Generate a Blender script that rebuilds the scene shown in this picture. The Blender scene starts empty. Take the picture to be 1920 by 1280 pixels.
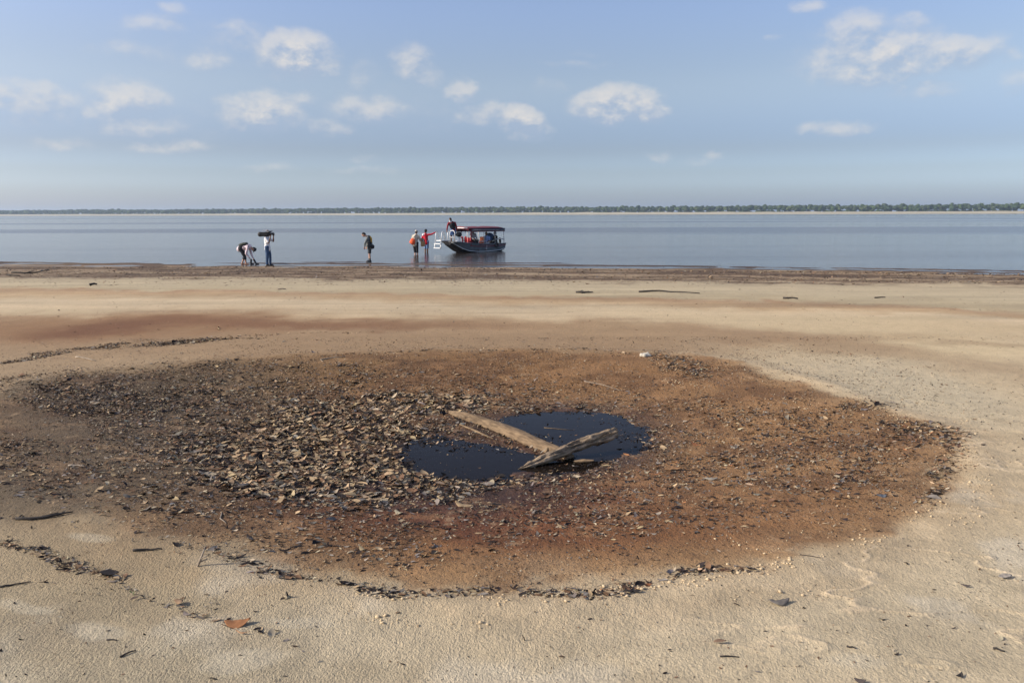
import bpy, bmesh, math, random
import numpy as np
from mathutils import Vector, Matrix
random.seed(7)
rng = np.random.default_rng(11)
sc = bpy.context.scene
COL = sc.collection
R = math.radians

# ------------------------------------------------------------------ camera
F = 1493.33; CX, CY = 960.0, 640.0; CAMZ = 2.40
PITCH = R(9.12); ROLL = R(0.172)
fwd = np.array([0, math.cos(PITCH), -math.sin(PITCH)])
r0 = np.array([1.0, 0, 0]); u0 = np.array([0, math.sin(PITCH), math.cos(PITCH)])
rt = r0 * math.cos(ROLL) - u0 * math.sin(ROLL)
up = u0 * math.cos(ROLL) + r0 * math.sin(ROLL)
cam = bpy.data.cameras.new('camera'); cam.lens = 28; cam.sensor_width = 36
cam.clip_start = 0.1; cam.clip_end = 30000
co = bpy.data.objects.new('camera', cam); COL.objects.link(co)
co.matrix_world = Matrix(((rt[0], up[0], -fwd[0], 0), (rt[1], up[1], -fwd[1], 0), (rt[2], up[2], -fwd[2], CAMZ), (0, 0, 0, 1)))
sc.camera = co
SEA = -0.10

def ray(px, py):
    return fwd + rt * (px - CX) / F - up * (py - CY) / F
def at(px, py, z=0.0):
    """where the line of sight of a photo pixel meets the level z"""
    d = ray(px, py); t = (z - CAMZ) / d[2]
    return np.array([d[0] * t, d[1] * t])
def atY(px, py, y):
    d = ray(px, py); t = y / d[1]
    return Vector((d[0] * t, y, CAMZ + d[2] * t))
def proj(x, y, z):
    p0 = x; p1 = y; p2 = z - CAMZ
    f = p0 * fwd[0] + p1 * fwd[1] + p2 * fwd[2]
    f = np.maximum(f, 0.3)
    return (CX + F * (p0 * rt[0] + p1 * rt[1] + p2 * rt[2]) / f,
            CY - F * (p0 * up[0] + p1 * up[1] + p2 * up[2]) / f)

# ------------------------------------------------------------------ light
SUN_EL = 27.0; SUN_AZ = 262.0     # compass degrees from +Y clockwise: from the left, a little behind the camera
world = bpy.data.worlds.new('World'); sc.world = world; world.use_nodes = True
nt = world.node_tree; nt.nodes.clear(); N = nt.nodes; LK = nt.links
SKY_STRENGTH = 0.10
sky = N.new('ShaderNodeTexSky'); sky.sky_type = 'NISHITA'; sky.sun_disc = False
sky.sun_elevation = R(SUN_EL); sky.sun_rotation = R(SUN_AZ)
sky.air_density = 1.0; sky.dust_density = 1.6; sky.ozone_density = 2.2; sky.altitude = 30
sl = bpy.data.lights.new('sun', 'SUN'); sl.energy = 4.6; sl.angle = R(0.5); sl.color = (1.0, 0.94, 0.84)
so = bpy.data.objects.new('sun', sl); COL.objects.link(so)
sd = Vector((math.sin(R(SUN_AZ)) * math.cos(R(SUN_EL)), math.cos(R(SUN_AZ)) * math.cos(R(SUN_EL)), math.sin(R(SUN_EL))))
so.rotation_euler = (-sd).to_track_quat('-Z', 'Y').to_euler(); so.location = (-20, 0, 20)
vs = sc.view_settings; vs.view_transform = 'Standard'; vs.look = 'None'; vs.gamma = 1; vs.use_curve_mapping = False
sc.display_settings.display_device = 'sRGB'
vs.exposure = 0.25

def mth(tree, op, a, b=None, c=None, clamp=False):
    n = tree.nodes.new('ShaderNodeMath'); n.operation = op; n.use_clamp = clamp
    for i, v in enumerate((a, b, c)):
        if v is None: continue
        if isinstance(v, (int, float)): n.inputs[i].default_value = v
        else: tree.links.new(v, n.inputs[i])
    return n.outputs[0]

# clouds: (px, py, rx, ry, strength) -> azimuth / elevation ellipses of the sky
CL = [(360, 90, 210, 60, .16), (300, 225, 330, 60, .14), (760, 210, 260, 55, .14), (1650, 110, 200, 60, .12), (555, 105, 72, 42, 1.0), (600, 125, 40, 20, .7), (470, 75, 60, 26, .42), (290, 45, 70, 18, .40), (325, 20, 30, 14, .35),
      (390, 110, 50, 22, .45), (240, 95, 70, 16, .35), (430, 50, 34, 14, .35), (50, 185, 85, 28, .62), (70, 215, 60, 20, .45),
      (235, 190, 65, 42, .72), (260, 235, 85, 25, .55), (170, 215, 26, 14, .5), (490, 210, 75, 36, .85), (450, 225, 40, 22, .55),
      (310, 275, 90, 16, .48), (110, 270, 50, 14, .38), (690, 205, 80, 26, .55), (620, 235, 60, 20, .45), (775, 118, 44, 32, .62),
      (800, 150, 34, 26, .42), (865, 170, 36, 24, .66), (905, 212, 54, 24, .52), (975, 222, 46, 26, .92), (995, 245, 52, 18, .6),
      (680, 148, 30, 34, .30), (570, 185, 26, 14, .4), (500, 318, 60, 12, .32), (690, 318, 70, 10, .30), (680, 298, 34, 9, .30),
      (1155, 195, 82, 34, 1.0), (1215, 210, 44, 22, .75), (1600, 60, 66, 36, .62), (1660, 110, 135, 48, .80), (1560, 120, 45, 40, .62),
      (1780, 100, 62, 30, .80), (1720, 170, 66, 14, .48), (1700, 45, 44, 16, .40), (1520, 10, 34, 14, .5), (1855, 85, 34, 22, .45),
      (1895, 105, 20, 14, .45), (1910, 150, 30, 24, .4), (1570, 240, 66, 13, .50), (1230, 290, 34, 10, .32), (1310, 300, 34, 9, .3),
      (1340, 288, 18, 8, .3), (1080, 120, 70, 8, .22), (1100, 100, 40, 6, .15), (1030, 165, 34, 14, .25), (1455, 72, 20, 8, .3)]
def build_clouds():
    g = bpy.data.node_groups.new('cloud_field', 'ShaderNodeTree')
    g.interface.new_socket('UV', in_out='INPUT', socket_type='NodeSocketVector')
    g.interface.new_socket('Field', in_out='OUTPUT', socket_type='NodeSocketFloat')
    gi = g.nodes.new('NodeGroupInput'); go = g.nodes.new('NodeGroupOutput')
    acc = None
    for (px, py, rx, ry, s) in CL:
        s = .07 + .90 * s
        d = ray(px, py); az = math.atan2(d[0], d[1]); el = math.atan2(d[2], math.hypot(d[0], d[1]))
        sb = g.nodes.new('ShaderNodeVectorMath'); sb.operation = 'SUBTRACT'; g.links.new(gi.outputs[0], sb.inputs[0])
        sb.inputs[1].default_value = (az, el, 0)
        ml = g.nodes.new('ShaderNodeVectorMath'); ml.operation = 'MULTIPLY'; g.links.new(sb.outputs[0], ml.inputs[0])
        ml.inputs[1].default_value = (F / rx / 1.22, F / ry / 1.25, 0)
        dt = g.nodes.new('ShaderNodeVectorMath'); dt.operation = 'DOT_PRODUCT'
        g.links.new(ml.outputs[0], dt.inputs[0]); g.links.new(ml.outputs[0], dt.inputs[1])
        v = mth(g, 'MULTIPLY_ADD', dt.outputs['Value'], -s, s)
        acc = mth(g, 'MAXIMUM', v, 0.0) if acc is None else mth(g, 'SMOOTH_MAX', acc, v, 0.12)
    # away from this piece of sky clouds of the same kind go on at random
    sp = g.nodes.new('ShaderNodeSeparateXYZ'); g.links.new(gi.outputs[0], sp.inputs[0])
    away = mth(g, 'MAXIMUM', mth(g, 'MULTIPLY', mth(g, 'SUBTRACT', mth(g, 'ABSOLUTE', sp.outputs[0]), 0.62), 6.0, clamp=True),
               mth(g, 'MULTIPLY', mth(g, 'SUBTRACT', sp.outputs[1], 0.30), 6.0, clamp=True))
    mp = g.nodes.new('ShaderNodeMapping'); mp.inputs['Scale'].default_value = (5, 11, 1); g.links.new(gi.outputs[0], mp.inputs[0])
    nz = g.nodes.new('ShaderNodeTexNoise'); nz.inputs['Scale'].default_value = 1.0; nz.inputs['Detail'].default_value = 1
    g.links.new(mp.outputs[0], nz.inputs['Vector'])
    w = mth(g, 'MULTIPLY', mth(g, 'MULTIPLY', mth(g, 'SUBTRACT', nz.outputs[0], 0.55), 5.0, clamp=True), away)
    out = mth(g, 'MAXIMUM', acc, mth(g, 'MULTIPLY', w, 0.8))
    g.links.new(out, go.inputs[0])
    # direction -> azimuth, elevation
    tc = N.new('ShaderNodeTexCoord'); sx = N.new('ShaderNodeSeparateXYZ'); LK.new(tc.outputs['Generated'], sx.inputs[0])
    az = mth(nt, 'ARCTAN2', sx.outputs[0], sx.outputs[1]); el = mth(nt, 'ARCSINE', sx.outputs[2])
    uv = N.new('ShaderNodeCombineXYZ'); LK.new(az, uv.inputs[0]); LK.new(el, uv.inputs[1])
    def dens(off):
        a = N.new('ShaderNodeVectorMath'); a.operation = 'ADD'; LK.new(uv.outputs[0], a.inputs[0]); a.inputs[1].default_value = off
        # warp
        m2 = N.new('ShaderNodeMapping'); m2.inputs['Scale'].default_value = (24, 34, 1); LK.new(a.outputs[0], m2.inputs[0])
        n1 = N.new('ShaderNodeTexNoise'); n1.inputs['Scale'].default_value = 1.0; n1.inputs['Detail'].default_value = 7; n1.inputs['Roughness'].default_value = .56
        LK.new(m2.outputs[0], n1.inputs['Vector'])
        wv = N.new('ShaderNodeVectorMath'); wv.operation = 'MULTIPLY_ADD'; LK.new(n1.outputs['Color'], wv.inputs[0])
        wv.inputs[1].default_value = (0.042, 0.026, 0); LK.new(a.outputs[0], wv.inputs[2])
        wo = N.new('ShaderNodeVectorMath'); wo.operation = 'ADD'; LK.new(wv.outputs[0], wo.inputs[0]); wo.inputs[1].default_value = (-.021, -.013, 0)
        gg = N.new('ShaderNodeGroup'); gg.node_tree = g; LK.new(wo.outputs[0], gg.inputs[0])
        m3 = N.new('ShaderNodeMapping'); m3.inputs['Scale'].default_value = (34, 52, 1); LK.new(a.outputs[0], m3.inputs[0])
        n2 = N.new('ShaderNodeTexNoise'); n2.inputs['Scale'].default_value = 1.0; n2.inputs['Detail'].default_value = 9; n2.inputs['Roughness'].default_value = .62
        LK.new(m3.outputs[0], n2.inputs['Vector'])
        return gg.outputs[0], n2.outputs[0]
    f1, n1 = dens((0, 0, 0)); f2, n2 = dens((-0.005, 0.012, 0))
    d1 = mth(nt, 'MULTIPLY', f1, mth(nt, 'MULTIPLY_ADD', n1, 2.1, -0.12)); d2 = mth(nt, 'MULTIPLY', f2, mth(nt, 'MULTIPLY_ADD', n2, 2.1, -0.12))
    d1c = mth(nt, 'MAXIMUM', d1, 0.0); d2c = mth(nt, 'MAXIMUM', d2, 0.0)
    mr = N.new('ShaderNodeMapRange'); mr.interpolation_type = 'SMOOTHSTEP'; LK.new(d1c, mr.inputs[0])
    mr.inputs[1].default_value = 0.0; mr.inputs[2].default_value = 0.50
    lit = mth(nt, 'MULTIPLY_ADD', mth(nt, 'SUBTRACT', d1c, d2c), 2.0, 0.42, clamp=True)
    return mth(nt, 'MULTIPLY', mr.outputs[0], mth(nt, 'MULTIPLY_ADD', d1c, .78, .06, clamp=True), clamp=True), lit, el
dens, lit, el = build_clouds()
cr = N.new('ShaderNodeMix'); cr.data_type = 'RGBA'; LK.new(lit, cr.inputs[0])
cr.inputs[6].default_value = (0.35, 0.42, 0.54, 1); cr.inputs[7].default_value = (0.66, 0.63, 0.60, 1)
b1 = N.new('ShaderNodeBackground'); b1.inputs[1].default_value = SKY_STRENGTH
b2 = N.new('ShaderNodeBackground'); b2.inputs[1].default_value = 1.0
tint = N.new('ShaderNodeMix'); tint.data_type = 'RGBA'; tint.blend_type = 'MULTIPLY'; tint.inputs[0].default_value = 1
tr = N.new('ShaderNodeValToRGB'); LK.new(mth(nt, 'MULTIPLY', el, 1.2, clamp=True), tr.inputs[0])
SKY_TINT = tr
LK.new(sky.outputs[0], tint.inputs[6]); LK.new(tr.outputs[0], tint.inputs[7])
LK.new(tint.outputs[2], b1.inputs[0]); LK.new(cr.outputs[2], b2.inputs[0])
mx = N.new('ShaderNodeMixShader'); LK.new(dens, mx.inputs[0])
LK.new(b1.outputs[0], mx.inputs[1]); LK.new(b2.outputs[0], mx.inputs[2])
wo = N.new('ShaderNodeOutputWorld'); LK.new(mx.outputs[0], wo.inputs[0])
e = tr.color_ramp.elements      # clear tropical air: less yellow towards the horizon than the model sky
SKY_GAIN = [(-1.0, (1.5, 1.6, 2.3)), (0.0, (1.46, 1.62, 2.32)), (1.8, (1.27, 1.43, 1.98)), (3.0, (1.12, 1.20, 1.58)), (4.5, (1.0, 1.0, 1.25)), (9, (1.42, 1.25, 1.25)), (14.5, (1.56, 1.40, 1.48)), (24, (1.58, 1.42, 1.50)), (45, (1.50, 1.34, 1.48))]
e[0].position = 0.0; e[0].color = (1.45, 1.50, 2.3, 1); e[1].position = 1.0; e[1].color = (1.4, 1.3, 1.45, 1)
for deg, c in SKY_GAIN[1:]:
    k = e.new(min(max(R(deg) * 1.2, 0.001), .999)); k.color = (*c, 1)
tr.color_ramp.interpolation = 'B_SPLINE' if False else 'EASE'

# ------------------------------------------------------------------ numpy noise
def _hash(ix, iy, seed):
    n = (ix.astype(np.int64) * 374761393 + iy.astype(np.int64) * 668265263 + seed * 1442695041) & 0x7fffffff
    n = ((n ^ (n >> 13)) * 1274126177) & 0x7fffffff
    return ((n ^ (n >> 16)) & 0xffff) / 65535.0
def vnoise(x, y, seed=0):
    x = np.asarray(x, float); y = np.asarray(y, float)
    ix = np.floor(x); iy = np.floor(y); fx = x - ix; fy = y - iy
    fx = fx * fx * (3 - 2 * fx); fy = fy * fy * (3 - 2 * fy)
    a = _hash(ix, iy, seed); b = _hash(ix + 1, iy, seed); c = _hash(ix, iy + 1, seed); d = _hash(ix + 1, iy + 1, seed)
    return (a + (b - a) * fx) * (1 - fy) + (c + (d - c) * fx) * fy
def fbm(x, y, oct=4, seed=0, gain=.5):
    s = 0; a = 1; t = 0
    for i in range(oct):
        s = s + a * vnoise(x * 2 ** i + i * 17.3, y * 2 ** i - i * 9.1, seed + i); t += a; a *= gain
    return s / t - 0.5
def sstep(a, b, x):
    t = np.clip((x - a) / (b - a), 0, 1); return t * t * (3 - 2 * t)
def sdist(x, y, poly):
    """signed distance to a polygon, positive inside"""
    x = np.asarray(x, float); y = np.asarray(y, float)
    d = np.full(x.shape, 1e9); inside = np.zeros(x.shape, bool); n = len(poly)
    for i in range(n):
        x1, y1 = poly[i]; x2, y2 = poly[(i + 1) % n]
        ex, ey = x2 - x1, y2 - y1; L = ex * ex + ey * ey + 1e-12
        t = np.clip(((x - x1) * ex + (y - y1) * ey) / L, 0, 1)
        d = np.minimum(d, (x - x1 - t * ex) ** 2 + (y - y1 - t * ey) ** 2)
        c = ((y1 > y) != (y2 > y)) & (x < (x2 - x1) * (y - y1) / ((y2 - y1) if y2 != y1 else 1e-9) + x1)
        inside ^= c
    d = np.sqrt(d); return np.where(inside, d, -d)

# ------------------------------------------------------------------ the shape of the ground
ZW = -0.205                                  # level of the pool in the hollow
RIM = [at(*p) for p in [(-160, 770), (20, 742), (60, 718), (150, 700), (280, 688), (420, 675), (600, 667), (800, 661), (1000, 657), (1190, 663),
       (1290, 667), (1380, 682), (1500, 714), (1600, 747), (1700, 785), (1770, 815), (1795, 850), (1785, 900), (1740, 950), (1620, 1002),
       (1480, 1042), (1380, 1070), (1250, 1090), (1050, 1112), (900, 1116), (760, 1106), (620, 1090), (500, 1062), (400, 1030), (260, 975), (120, 930), (-80, 880)]]
POOL_A = [at(*p, ZW) for p in [(930, 800), (960, 784), (1010, 772), (1060, 768), (1120, 772), (1165, 785), (1205, 805), (1215, 830), (1170, 852), (1120, 872),
          (1075, 884), (1040, 880), (1060, 860), (1000, 830), (950, 812)]]
POOL_B = [at(*p, ZW) for p in [(735, 850), (770, 826), (830, 812), (860, 824), (920, 838), (985, 848), (1050, 868), (1050, 884), (985, 890), (930, 900), (880, 912),
          (820, 905), (770, 885), (730, 868)]]
SX = np.array([-2600, 0, 300, 690, 1000, 1300, 1600, 1920, 4600], float)
SY = np.array([474, 491, 492.5, 494.5, 496.5, 499, 503, 508, 545], float)
_sh = np.array([at(a, b, SEA) for a, b in zip(SX, SY)]); _o = np.argsort(_sh[:, 0])
def shore_y(x):
    return np.interp(x, _sh[_o, 0], _sh[_o, 1])
def height(x, y, fine=True):
    x = np.asarray(x, float); y = np.asarray(y, float)
    s = shore_y(x) - y                       # metres landward of the waterline
    z = np.where(s > 0, SEA * (1 - sstep(0.0, 9.0, s)), 0) + np.where(s <= 0, SEA + np.maximum(s * 0.022, -1.6), 0)
    dr = sdist(x, y, RIM)
    wob = 0.5 * fbm(x * .9, y * .9, 3, 5)
    z = z - 0.185 * sstep(-0.15, 3.1, dr + wob * .6)
    z = z + 0.022 * np.exp(-((dr + 0.18) / 0.22) ** 2) * (0.6 + 1.4 * (fbm(x * 2, y * 2, 2, 8) + .3))
    if fine:
        near = np.clip(1 - (y - 25) / 20, 0, 1)
        dp = np.maximum(sdist(x, y, POOL_A), sdist(x, y, POOL_B)) + 0.62 * fbm(x * 2.3, y * 2.3, 5, 21, .65) + .05
        z = z + 0.012 * fbm(x * 1.4, y * 1.4, 3, 31) * sstep(0, 1, -dr + 1) + 0.05 * fbm(x * .25, y * .25, 2, 33) * sstep(0.2, 2.5, -dr) * sstep(1, 6, s)
        z = z + 0.014 * fbm(x * 7, y * 7, 3, 41) * sstep(0.0, .6, dr) * near
        z = z + 0.005 * fbm(x * 14, y * 14, 3, 43) * sstep(.1, -.4, dr) * near * sstep(3, 6, s)
        pm = sstep(-0.34, 0.46, dp); z = z * (1 - pm) + (ZW - 0.03) * pm
        z = z + .010 * np.exp(-(fbm(x * .8 + 3, y * 1.9, 4, 121) / .014) ** 2) * sstep(-.1, -.5, dr) * sstep(.8, 1.6, x) * near * sstep(3, 6, s) * sstep(14, 11, y)
        # ribs of silt left by the falling river
        rib = fbm(x * .16, s * 1.25 + .8 * fbm(x * .12, s * .1, 2, 3), 3, 51)
        z = z + 0.05 * fbm(x * .3, s * 3.2, 2, 75) * sstep(10, 5, s) * sstep(-1.5, 1, s) + 0.10 * rib * sstep(10, 4, s) * sstep(-3.5, 0.4, s)
        # a low spit beyond a narrow run of water
        spit = np.exp(-((s + 1.5) / .5) ** 2) * sstep(-15, -10, x) * sstep(7, 2, x)
        z = z + spit * (0.055 + .05 * fbm(x * .5, y * .2, 2, 77))
    return z
def ground_at(px, py):
    z = 0.0
    for _ in range(8):
        p = at(px, py, z); z = float(height(np.array([p[0]]), np.array([p[1]]))[0])
    return Vector((p[0], p[1], z))

def srgb(c):
    c = np.asarray(c, float) / 255.0
    return np.where(c <= .04045, c / 12.92, ((c + .055) / 1.055) ** 2.4)
KALB = 0.93
def alb(r, g, b): return srgb((r, g, b)) * KALB * np.array([1, 1.055, 1.055])

# ------------------------------------------------------------------ materials
def mat(name, color=(.5, .5, .5), rough=.8, metal=0.0, spec=0.5):
    m = bpy.data.materials.new(name); m.use_nodes = True
    b = m.node_tree.nodes['Principled BSDF']
    b.inputs['Base Color'].default_value = (*color, 1); b.inputs['Roughness'].default_value = rough
    b.inputs['Metallic'].default_value = metal; b.inputs['Specular IOR Level'].default_value = spec
    return m
def cloth(name, color, rough=.85, var=.25, scale=14, bump=.25):
    m = mat(name, color, rough, 0, .3); t = m.node_tree; b = t.nodes['Principled BSDF']
    tc = t.nodes.new('ShaderNodeTexCoord'); n = t.nodes.new('ShaderNodeTexNoise'); n.inputs['Scale'].default_value = scale; n.inputs['Detail'].default_value = 4
    t.links.new(tc.outputs['Object'], n.inputs['Vector'])
    mr = t.nodes.new('ShaderNodeMapRange'); t.links.new(n.outputs[0], mr.inputs[0]); mr.inputs[1].default_value = .3; mr.inputs[2].default_value = .7
    mr.inputs[3].default_value = 1 - var; mr.inputs[4].default_value = 1 + var
    mx = t.nodes.new('ShaderNodeMix'); mx.data_type = 'RGBA'; mx.blend_type = 'MULTIPLY'; mx.inputs[0].default_value = 1
    mx.inputs[6].default_value = (*color, 1); t.links.new(mr.outputs[0], mx.inputs[7]); t.links.new(mx.outputs[2], b.inputs['Base Color'])
    bp = t.nodes.new('ShaderNodeBump'); bp.inputs['Strength'].default_value = bump; bp.inputs['Distance'].default_value = .02
    t.links.new(n.outputs[0], bp.inputs['Height']); t.links.new(bp.outputs[0], b.inputs['Normal'])
    return m

def sand_material():
    m = bpy.data.materials.new('sand'); m.use_nodes = True; t = m.node_tree; b = t.nodes['Principled BSDF']; L = t.links.new
    at_ = t.nodes.new('ShaderNodeAttribute'); at_.attribute_name = 'albedo'
    ms = t.nodes.new('ShaderNodeAttribute'); ms.attribute_name = 'masks'      # r wet, g grainy, b crater
    sp = t.nodes.new('ShaderNodeSeparateColor'); L(ms.outputs['Color'], sp.inputs[0])
    tc = t.nodes.new('ShaderNodeTexCoord')
    def noise(scale, det, rough=.6, sc_=(1, 1, 1), rot=0):
        mp = t.nodes.new('ShaderNodeMapping'); mp.inputs['Scale'].default_value = sc_; mp.inputs['Rotation'].default_value = (0, 0, rot)
        L(tc.outputs['Object'], mp.inputs[0])
        n = t.nodes.new('ShaderNodeTexNoise'); n.inputs['Scale'].default_value = scale; n.inputs['Detail'].default_value = det; n.inputs['Roughness'].default_value = rough
        L(mp.outputs[0], n.inputs['Vector']); return n.outputs[0]
    fine = noise(55, 5, .7); mid = noise(9, 5, .65); big = noise(1.3, 4, .6); grain = noise(85, 3, .65, (1, .6, 1), R(25)); lumps = noise(30, 5, .7, (1, .7, 1), R(10))
    # colour: fine speckle and soft blotches
    v = mth(t, 'ADD', mth(t, 'MULTIPLY_ADD', fine, 0.80, 0.60), mth(t, 'MULTIPLY_ADD', mid, 0.30, -0.15))
    v = mth(t, 'ADD', v, mth(t, 'MULTIPLY_ADD', big, 0.22, -0.11))
    mx = t.nodes.new('ShaderNodeMix'); mx.data_type = 'RGBA'; mx.blend_type = 'MULTIPLY'; mx.inputs[0].default_value = 1
    L(at_.outputs['Color'], mx.inputs[6]); L(v, mx.inputs[7])
    # tiny dark plant crumbs scattered in the hollow
    vo = t.nodes.new('ShaderNodeTexVoronoi'); vo.inputs['Scale'].default_value = 42; L(tc.outputs['Object'], vo.inputs['Vector'])
    crumb = mth(t, 'LESS_THAN', vo.outputs['Distance'], mth(t, 'MULTIPLY_ADD', mid, .75, -.18))
    cm = mth(t, 'MULTIPLY', mth(t, 'MULTIPLY', crumb, sp.outputs[2]), .72)
    m2 = t.nodes.new('ShaderNodeMix'); m2.data_type = 'RGBA'; L(cm, m2.inputs[0]); L(mx.outputs[2], m2.inputs[6]); m2.inputs[7].default_value = (.055, .042, .035, 1)
    L(m2.outputs[2], b.inputs['Base Color'])
    rg = mth(t, 'MULTIPLY_ADD', sp.outputs[0], -.5, .92); L(rg, b.inputs['Roughness'])
    b.inputs['Specular IOR Level'].default_value = .3
    h = mth(t, 'ADD', mth(t, 'MULTIPLY', grain, mth(t, 'MULTIPLY_ADD', sp.outputs[1], .019, .003)), mth(t, 'MULTIPLY', lumps, mth(t, 'ADD', mth(t, 'MULTIPLY', sp.outputs[1], .009), mth(t, 'MULTIPLY_ADD', sp.outputs[2], .016, .009))))
    h = mth(t, 'ADD', h, mth(t, 'MULTIPLY', fine, .0045))
    bp = t.nodes.new('ShaderNodeBump'); bp.inputs['Strength'].default_value = 1; bp.inputs['Distance'].default_value = 1.0
    L(h, bp.inputs['Height']); L(bp.outputs[0], b.inputs['Normal'])
    return m

def attr_material(name, attr, rough=.8, spec=.3, noise=.3, scale=40):
    m = bpy.data.materials.new(name); m.use_nodes = True; t = m.node_tree; b = t.nodes['Principled BSDF']
    a = t.nodes.new('ShaderNodeAttribute'); a.attribute_name = attr
    tc = t.nodes.new('ShaderNodeTexCoord'); n = t.nodes.new('ShaderNodeTexNoise'); n.inputs['Scale'].default_value = scale; n.inputs['Detail'].default_value = 4
    t.links.new(tc.outputs['Object'], n.inputs['Vector'])
    v = mth(t, 'MULTIPLY_ADD', n.outputs[0], noise * 2, 1 - noise)
    mx = t.nodes.new('ShaderNodeMix'); mx.data_type = 'RGBA'; mx.blend_type = 'MULTIPLY'; mx.inputs[0].default_value = 1
    t.links.new(a.outputs['Color'], mx.inputs[6]); t.links.new(v, mx.inputs[7]); t.links.new(mx.outputs[2], b.inputs['Base Color'])
    b.inputs['Roughness'].default_value = rough; b.inputs['Specular IOR Level'].default_value = spec
    return m

def tag(o, label=None, cat=None, group=None, kind=None):
    if label: o['label'] = label
    if cat: o['category'] = cat
    if group: o['group'] = group
    if kind: o['kind'] = kind
    return o
def mesh_np(name, V, Fq, m=None, colors=None, smooth=False, cname='tint', link=True):
    me = bpy.data.meshes.new(name); V = np.asarray(V, np.float32); Fq = np.asarray(Fq, np.int32); k = Fq.shape[1]
    me.vertices.add(len(V)); me.vertices.foreach_set('co', V.ravel())
    me.loops.add(Fq.size); me.loops.foreach_set('vertex_index', Fq.ravel())
    me.polygons.add(len(Fq)); me.polygons.foreach_set('loop_start', np.arange(len(Fq), dtype=np.int32) * k)
    me.update(calc_edges=True)
    if smooth: me.polygons.foreach_set('use_smooth', np.ones(len(Fq), bool))
    if colors is not None:
        for cn, c in (colors.items() if isinstance(colors, dict) else [(cname, colors)]):
            a = me.color_attributes.new(cn, 'FLOAT_COLOR', 'POINT')
            c4 = np.ones((len(V), 4), np.float32); c4[:, :3] = c; a.data.foreach_set('color', c4.ravel())
    if m: me.materials.append(m)
    if not link: return me
    o = bpy.data.objects.new(name, me); COL.objects.link(o); return o
def grid_faces(nr, nc):
    i = np.arange((nr - 1) * (nc - 1)); r = i // (nc - 1); c = i % (nc - 1); a = r * nc + c
    return np.stack([a, a + 1, a + nc + 1, a + nc], 1)

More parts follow.
